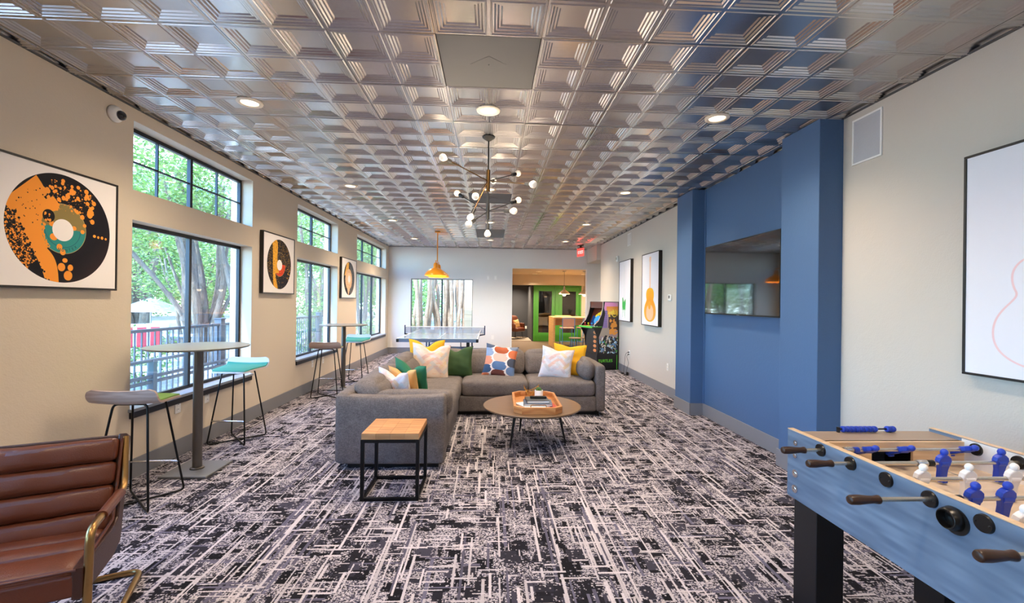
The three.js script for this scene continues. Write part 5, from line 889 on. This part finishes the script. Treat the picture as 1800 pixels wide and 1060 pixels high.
// ---------------------------------------------------------------- outside: ground, railing, trees, pool furniture
{
  const GY = -0.15;
  const gt = (() => { const a = tile(512, 8), b = tile(512, 90); return dataTex(512, 512, (x, y) => { const k = 0.55 * a(x, y) + 0.45 * b(x, y); return [clamp8(130 + 70 * k), clamp8(125 + 68 * k), clamp8(114 + 66 * k)]; }, { srgb: true, repeat: [0.25, 0.25] }); })();
  struct('ground_outside', [b2(-60, L - 0.25, GY - 0.3, GY, -70, 20), b2(L - 0.25, 0.1, GY - 0.3, GY, -70, B - 0.2)], std(0xffffff, 0.95, { map: gt }));
  // dark metal railing that runs along the windows
  const railM = std(0x4d5660, 0.45, { metalness: 0.3 });
  const f = thing('railing', 'dark metal balustrade with upright bars outside the tall windows', 'railing', [-4.5, GY, -8]);
  const z0 = -2.5, z1 = -13;
  part('top_rail', W2(b2(-4.53, -4.47, 1.015, 1.055, z1, z0, 0.006), f), railM, f); part('bottom_rail', W2(b2(-4.52, -4.48, 0.0, 0.035, z1, z0, 0.004), f), railM, f);
  for (const z of [-3.4, -5.45, -7.55, -9.65, -11.75]) { const p = part('post', W2(b2(-4.555, -4.445, GY, 1.12, z - 0.055, z + 0.055, 0.006), f), railM, f); part('post_cap', W2(b2(-4.565, -4.435, 1.12, 1.14, z - 0.065, z + 0.065, 0.006), f), railM, p); }
  const bg = new THREE.BoxGeometry(0.016, 0.98, 0.016);
  for (let z = z0 - 0.05; z > z1; z -= 0.112) { const m = new THREE.Mesh(bg, railM); m.name = 'baluster'; m.position.set(0, 0.525 - GY, z + 8); m.castShadow = m.receiveShadow = true; f.add(m); }
  const h = thing('handrail', 'lower grey double handrail in front of the balustrade outside', 'handrail', [-4.35, GY, -6]);
  for (const y of [0.66, 0.455, 0.385]) part('rail', W2(b2(-4.375, -4.325, y - 0.02, y + 0.02, -9.5, -3.6, 0.012), h), railM, h);
  for (const z of [-3.7, -5.9, -7.9, -9.4]) part('post', W2(b2(-4.385, -4.315, GY, 0.68, z - 0.035, z + 0.035, 0.004), h), railM, h);
  // ---------- trees
  const leafG = (() => { const g = new THREE.BufferGeometry(); g.setAttribute('position', new THREE.Float32BufferAttribute([0, 0, 0, 0.28, 0.03, 0.45, 0, -0.02, 1, -0.28, 0.03, 0.45], 3)); g.setIndex([0, 1, 2, 0, 2, 3]); g.computeVertexNormals(); return g; })();
  const leafM = phys(0xffffff, 1, { side: THREE.DoubleSide, transmission: 0.45, thickness: 0 });
  const greens = [[0.12, 0.24, 0.045], [0.18, 0.33, 0.06], [0.25, 0.4, 0.09], [0.33, 0.46, 0.13], [0.09, 0.19, 0.05]].map((c) => new THREE.Color().setRGB(...c));
  function foliage(parent, blobs, size, tint = 0) {      // blobs: [x, y, z, rx, ry, rz, n] in the tree's own frame
    const n = blobs.reduce((s, b) => s + b[6], 0), im = new THREE.InstancedMesh(leafG, leafM, n), m = new THREE.Matrix4(), q = new THREE.Quaternion(), e = new THREE.Euler(); let k = 0;
    for (const [x, y, z, rx, ry, rz, c] of blobs) {
      const tw = []; for (let i = 0; i < Math.max(6, c / 60); i++) { const a = rr(0, 6.283), u = rr(-1, 1), r = Math.cbrt(rr(0.15, 1)), s = Math.sqrt(1 - u * u); tw.push([x + rx * r * s * Math.cos(a), y + ry * r * u, z + rz * r * s * Math.sin(a)]); }
      for (let i = 0; i < c; i++) {
        const t = tw[Math.floor(rng() * tw.length)], d = size * 4.2, g = () => (rng() + rng() + rng() - 1.5) * d, s = size * rr(0.6, 1.35);
        e.set(rr(-1.3, 0.9), rr(0, 6.283), rr(-0.6, 0.6)); q.setFromEuler(e); m.compose(V(t[0] + g(), t[1] + g() * 0.7, t[2] + g()), q, V(s, s, s)); im.setMatrixAt(k, m);
        im.setColorAt(k++, greens[Math.min(4, Math.floor(rng() * 4 + tint))].clone().multiplyScalar(rr(0.75, 1.25)));
      }
    }
    im.name = 'foliage'; im.userData.kind = 'stuff'; im.castShadow = im.receiveShadow = true; parent.add(im);
  }
  const barkTex = (() => { const a = tile(256, 9), b = tile(256, 40); return dataTex(256, 256, (x, y) => { const k = 0.6 * a(x, y * 0.4) + 0.4 * b(x, y * 0.5); return [clamp8(92 + 84 * k), clamp8(80 + 78 * k), clamp8(68 + 74 * k)]; }, { srgb: true, repeat: [2, 1] }); })();
  const paleTex = (() => { const a = tile(256, 9), b = tile(256, 40); return dataTex(256, 256, (x, y) => { const k = 0.6 * a(x, y * 0.4) + 0.4 * b(x, y * 0.5); return [clamp8(132 + 70 * k), clamp8(106 + 66 * k), clamp8(78 + 62 * k)]; }, { srgb: true, repeat: [2, 1] }); })();
  const bark = std(0xffffff, 0.9, { map: barkTex, bumpMap: barkTex, bumpScale: 0.01 }), paleBark = std(0xffffff, 0.85, { map: paleTex, bumpMap: barkTex, bumpScale: 0.008 });
  function limb(pts, r0, r1, n = 26) { const c = new THREE.CatmullRomCurve3(pts.map((p) => V(...p))); return sweep(c.getPoints(n), (t) => (r0 + (r1 - r0) * t) * (1 + 0.07 * Math.sin(t * 23 + r0 * 90)), 10); }
  function tree(label, pos, stems, blobs, leaf, mat = bark, tint = 0, name = 'tree') {
    const t = thing(name, label, 'tree', pos);
    for (const s of stems) part('trunk', limb(s.p, s.r, s.e ?? s.r * 0.45), mat, t);
    if (blobs.length) foliage(t, blobs, leaf, tint); return t;
  }
  // stem generator: wavy stems leaving one base
  const stems = (n, spread, height, r, fork = 0) => { const out = []; for (let i = 0; i < n; i++) { const a = i / n * 6.283 + rr(-0.3, 0.3), k = rr(0.5, 1) * spread, b = 0.12 + 0.05 * n / 4; const P = [0, 0.2, 0.42, 0.66, 1].map((t) => [Math.cos(a) * (b + k * Math.pow(t, 1.35)) + rr(-0.09, 0.09) * (t > 0 ? 1 : 0), height * t, Math.sin(a) * (b + k * Math.pow(t, 1.35)) + rr(-0.09, 0.09) * (t > 0 ? 1 : 0)]); out.push({ p: P, r: r * rr(0.75, 1.1) }); for (let f = 0; f < fork; f++) { const j = 1 + Math.floor(rng() * 3), s = P[j], d = rr(0, 6.283); out.push({ p: [s, [s[0] + Math.cos(d) * 0.35, s[1] + height * 0.16, s[2] + Math.sin(d) * 0.35], [s[0] + Math.cos(d) * 0.8, s[1] + height * 0.42, s[2] + Math.sin(d) * 0.8]], r: r * 0.45 }); } } return out; };
  // nearest window: grey multi-stem tree right of the mullion, forked tree left of it
  tree('grey multi-stem tree seen right of the mullion in the nearest window', [-7.1, GY, -11.4], stems(4, 0.75, 4.6, 0.125, 2), [[0, 4.4, 0, 2.3, 1.1, 2.3, 5200], [-0.6, 3.5, 1.4, 1.4, 0.9, 1.2, 2200]], 0.085);
  tree('tree with leaning forked trunk seen left of the mullion in the nearest window', [-7.0, GY, -10.45], [{ p: [[0, 0, 0], [0.05, 1.1, 0.1], [-0.2, 1.9, 0.5], [-0.7, 3.0, 1.1], [-1.0, 4.4, 1.5]], r: 0.065 }, { p: [[0.05, 1.1, 0.1], [0.05, 2.2, 0.1], [-0.1, 3.3, 0.25], [-0.35, 4.6, 0.4]], r: 0.09 }], [[-0.6, 4.3, 0.9, 2.0, 1.0, 1.8, 4600], [-1.4, 3.0, 1.7, 1.0, 0.9, 1.0, 2400]], 0.085, bark, 0.3);
  tree('slim tree at the right edge of the nearest window', [-6.3, GY, -11.6], stems(3, 0.7, 4.4, 0.085, 1), [[0, 4.3, 0, 1.7, 0.9, 1.7, 3000]], 0.08);
  tree('broad bright green tree filling the back of the nearest window', [-13.5, GY, -17.5], stems(3, 1.2, 5.0, 0.2, 1), [[0, 4.6, 0, 3.2, 2.0, 3.4, 6500], [-1, 2.8, 2.5, 2.2, 1.2, 2.2, 3600]], 0.16, bark, 0.8);
  tree('leafy tree behind the white umbrella left of the window view', [-19, GY, -21], stems(3, 1.4, 5.5, 0.2, 1), [[0, 4.8, 0, 4.2, 2.6, 4.2, 7000], [1, 2.8, -3, 3, 1.5, 3, 3500]], 0.2, bark, 0.6);
  tree('tall dense tree far behind the nearest window', [-15, GY, -27], stems(3, 1.4, 6, 0.22, 1), [[0, 5.2, 0, 4.6, 3.0, 4.6, 7000], [0, 2.4, 1, 3.4, 1.4, 3.2, 3200]], 0.22, bark, 0.4);
  tree('green tree just outside the second tall window', [-6.4, GY, -16.3], stems(3, 0.8, 4.2, 0.1, 1), [[0, 3.6, 0, 2.0, 1.5, 2.0, 5200], [0.2, 1.7, 0.4, 1.0, 0.7, 1.0, 1200]], 0.1, bark, 0.6);
  tree('rounded tree behind the second and third windows', [-8.0, GY, -25], stems(3, 1.0, 5, 0.15, 1), [[0, 4.2, 0, 3.2, 2.4, 3.2, 6000], [0, 1.6, 0, 2.4, 0.9, 2.4, 2000]], 0.16, bark, 0.5);
  tree('grey stemmed tree outside the third window', [-4.9, GY, -17.5], stems(4, 0.5, 4.2, 0.07, 1), [[0, 3.9, 0, 1.5, 1.2, 1.6, 3200]], 0.085, bark, 0.5);
  tree('far green tree closing the view through the third window', [-6.8, GY, -33], stems(3, 1.0, 5, 0.2, 1), [[0, 4.4, 0, 3.6, 2.6, 3.2, 5000], [1.5, 1.6, 2, 2.0, 0.9, 2.4, 1600]], 0.22, bark, 0.5);
  tree('bushy understorey tree between the nearest window and the pool', [-10.5, GY, -15.8], stems(3, 0.9, 3, 0.07, 1), [[0, 2.7, 0, 1.9, 1.2, 2.2, 4200]], 0.11, bark, 1.0);
  tree('bright leafy tree right behind the white umbrella', [-15.2, GY, -19.2], stems(3, 0.9, 4.4, 0.1, 1), [[0, 3.9, 0, 3, 1.7, 3, 6600], [0.2, 2.3, 0.6, 2.2, 0.8, 2.2, 3000]], 0.15, bark, 0.9);
  for (const [x, z, r, lab] of [[-30, -30, 6.5, 'leftmost'], [-25, -40, 7, 'second'], [-16, -44, 7, 'third'], [-8, -47, 6.5, 'rightmost']]) tree(`distant wooded crown at the back of the garden, ${lab} of four in the row`, [x, GY, z], stems(3, 1.5, 5, 0.3), [[0, 5.2, 0, r, 3.8, r, 5200], [0, 1.8, 0, r, 1.6, r, 2400]], 0.34, bark, 0.6);
  tree('leafy tree outside the window band beside the camera', [-8.5, GY, -3.5], stems(3, 0.9, 4.6, 0.15, 1), [[0, 4.4, 0, 2.6, 1.6, 2.6, 5200]], 0.13, bark, 0.4);
  // pale crape myrtle stems right outside the back window
  const cm = [];
  for (const [x, z, n, sp] of [[-2.5, -16.3, 6, 0.55], [-1.88, -16.6, 6, 0.5], [-1.3, -16.4, 6, 0.6]]) { for (const s of stems(n, sp, 4.4, 0.09)) { cm.push({ p: s.p.map((p) => [p[0] + x + 1.88, p[1], p[2] + z + 16.45]), r: s.r, e: s.r * 0.55 }); } }
  tree('cluster of pale smooth tree stems right outside the back window', [-1.88, GY, -16.45], cm, [[0, 5.0, -0.4, 1.8, 0.7, 1.2, 1800]], 0.08, paleBark, 0.6);
  tree('green leafy tree at the left behind the pale stems', [-4.6, GY, -20.5], stems(3, 0.7, 4, 0.1, 1), [[0, 3.4, 0, 1.7, 1.7, 1.7, 4200]], 0.1, bark, 0.5);
  const shrub = (label, pos, r, h, n, tint) => { const t = thing('shrub', label, 'shrub', pos); part('stem', [0, 1, 2, 3].map((i) => rod(V(0, 0, 0), V(Math.cos(i * 1.57) * r * 0.5, h * 0.7, Math.sin(i * 1.57) * r * 0.5), 0.012, 6)), bark, t); foliage(t, [[0, h * 0.5, 0, r, h * 0.5, r, n]], 0.07, tint); return t; };
  shrub('green shrub at the lower left corner of the back window', [-3.0, GY, -16.4], 0.42, 1.15, 1500, 0.8); shrub('small yellow green shrub at the lower right of the back window', [-1.1, GY, -18.2], 0.42, 1.0, 1200, 1.2);
  shrub('low green shrub behind the balustrade in the nearest window', [-6.6, GY, -8.6], 0.5, 1.0, 1600, 1.0); shrub('low yellow green shrub below the white umbrella', [-14.2, GY, -17.0], 1.0, 1.0, 2200, 1.0); shrub('leafy shrub below the second tall window', [-4.9, GY, -12.2], 0.6, 1.1, 2200, 0.6); shrub('low green shrub outside the third window', [-4.0, GY, -15.2], 0.5, 0.9, 1600, 0.6);
  // beige pier beside the back window and pale buildings
  const pier = thing('garden_pier', 'beige clad square pier at the right edge of the back window', 'pillar', [-0.72, GY, -14.3]);
  for (let i = 0; i < 16; i++) part('clad_board', b2(-0.13, 0.13, i * 0.2, i * 0.2 + 0.192, -0.13, 0.13, 0.006), std(0xd9c3a2, 0.8), pier); part('core', b2(-0.122, 0.122, 0, 3.2, -0.122, 0.122), std(0xb39c7c, 0.9), pier);
  function house(label, pos, w, h, d, turn) {
    const b = thing('house', label, 'building', pos, turn); part('wall', b2(-w / 2, w / 2, 0, h, -d / 2, d / 2), std(0xe6e0d6, 0.8), b);
    part('roof', extr(poly([[-w / 2 - 0.4, h], [w / 2 + 0.4, h], [0, h + w * 0.28]]), d + 0.6).translate(0, 0, -d / 2 - 0.3), std(0x8c8279, 0.85), b);
    for (let i = 0; i < 3; i++) { const x = -w / 2 + w * (i + 0.5) / 3; const f = part('window', b2(x - 0.5, x + 0.5, 0.9, 2.2, d / 2, d / 2 + 0.05, 0.01), M.white, b); part('pane', b2(x - 0.43, x + 0.43, 0.97, 2.13, d / 2 + 0.045, d / 2 + 0.06), std(0x3c4a52, 0.1), f); }
  }
  house('pale house with grey roof far behind the back window', [-2.0, GY, -40], 9, 3.4, 6, 0); house('white pool house behind the umbrella and trees', [-30, GY, -24], 8, 3.2, 5, 0.9);
  // umbrella, loungers, towel bin, chairs
  const um = thing('patio_umbrella', 'white patio umbrella open over the pool furniture outside', 'umbrella', [-12, GY, -16.15]);
  part('pole', rod(V(0, 0, 0), V(0, 1.62, 0), 0.025, 12), M.steel, um); part('base', lathe([[0.0001, 0], [0.3, 0], [0.28, 0.07], [0.05, 0.1], [0.0001, 0.1]], 24), M.slate, um);
  const can = new THREE.ConeGeometry(1.12, 0.5, 8, 4, true).translate(0, 1.38, 0); part('canopy', can, phys(0xdcdcea, 0.9, { side: THREE.DoubleSide, transmission: 0.3, thickness: 0 }), um); for (let i = 0; i < 8; i++) { const a = i * Math.PI / 4; part('rib', rod(V(0, 1.62, 0), V(1.1 * Math.sin(a), 1.12, 1.1 * Math.cos(a)), 0.012, 6), M.steel, um); }
  const whiteM = std(0xf4f2ee, 0.6);
  const lounger = (label, pos, turn) => { const l = thing('sun_lounger', label, 'sun lounger', pos, turn, 'white loungers by the pool'); part('mattress', [bx(0.65, 0.08, 1.25, 0, 0.32, 0.3, 0.03), bx(0.65, 0.45, 0.08, 0, 0.5, -0.38, 0.03).rotateX(0)], whiteM, l); part('frame', b2(-0.33, 0.33, 0.24, 0.28, -0.4, 0.95, 0.01), M.steel, l); for (const x of [-0.28, 0.28]) for (const z of [-0.3, 0.8]) part('leg', b2(x - 0.025, x + 0.025, 0, 0.24, z - 0.025, z + 0.025), M.steel, l); };
  lounger('white sun lounger below the umbrella, leftmost of three', [-11.9, GY, -15.2], 0.6); lounger('white sun lounger below the umbrella, middle of three', [-11.5, GY, -15.75], 0.6); lounger('white sun lounger below the umbrella, rightmost of three', [-11.1, GY, -16.4], 0.6);
  const bin = thing('striped_chair', 'red and white striped outdoor chair back showing behind the balustrade', 'chair', [-5.6, GY, -7.35], 0.75);
  for (const x of [-0.17, 0, 0.17]) part('red_slat', b2(x - 0.06, x + 0.06, 0.82, 1.14, -0.02, 0.02, 0.01), std(0xc2404a, 0.6), bin); for (const x of [-0.085, 0.085]) part('white_slat', b2(x - 0.022, x + 0.022, 0.84, 1.12, -0.015, 0.015, 0.006), whiteM, bin);
  part('seat', b2(-0.24, 0.24, 0.42, 0.46, -0.5, -0.02, 0.01), whiteM, bin); for (const x of [-0.23, 0.23]) for (const z of [0.0, -0.46]) part('leg', rod(V(x, 0, z), V(x, z ? 0.42 : 1.1, z), 0.014, 8), M.steel, bin);
}
renderer.render(scene, camera);
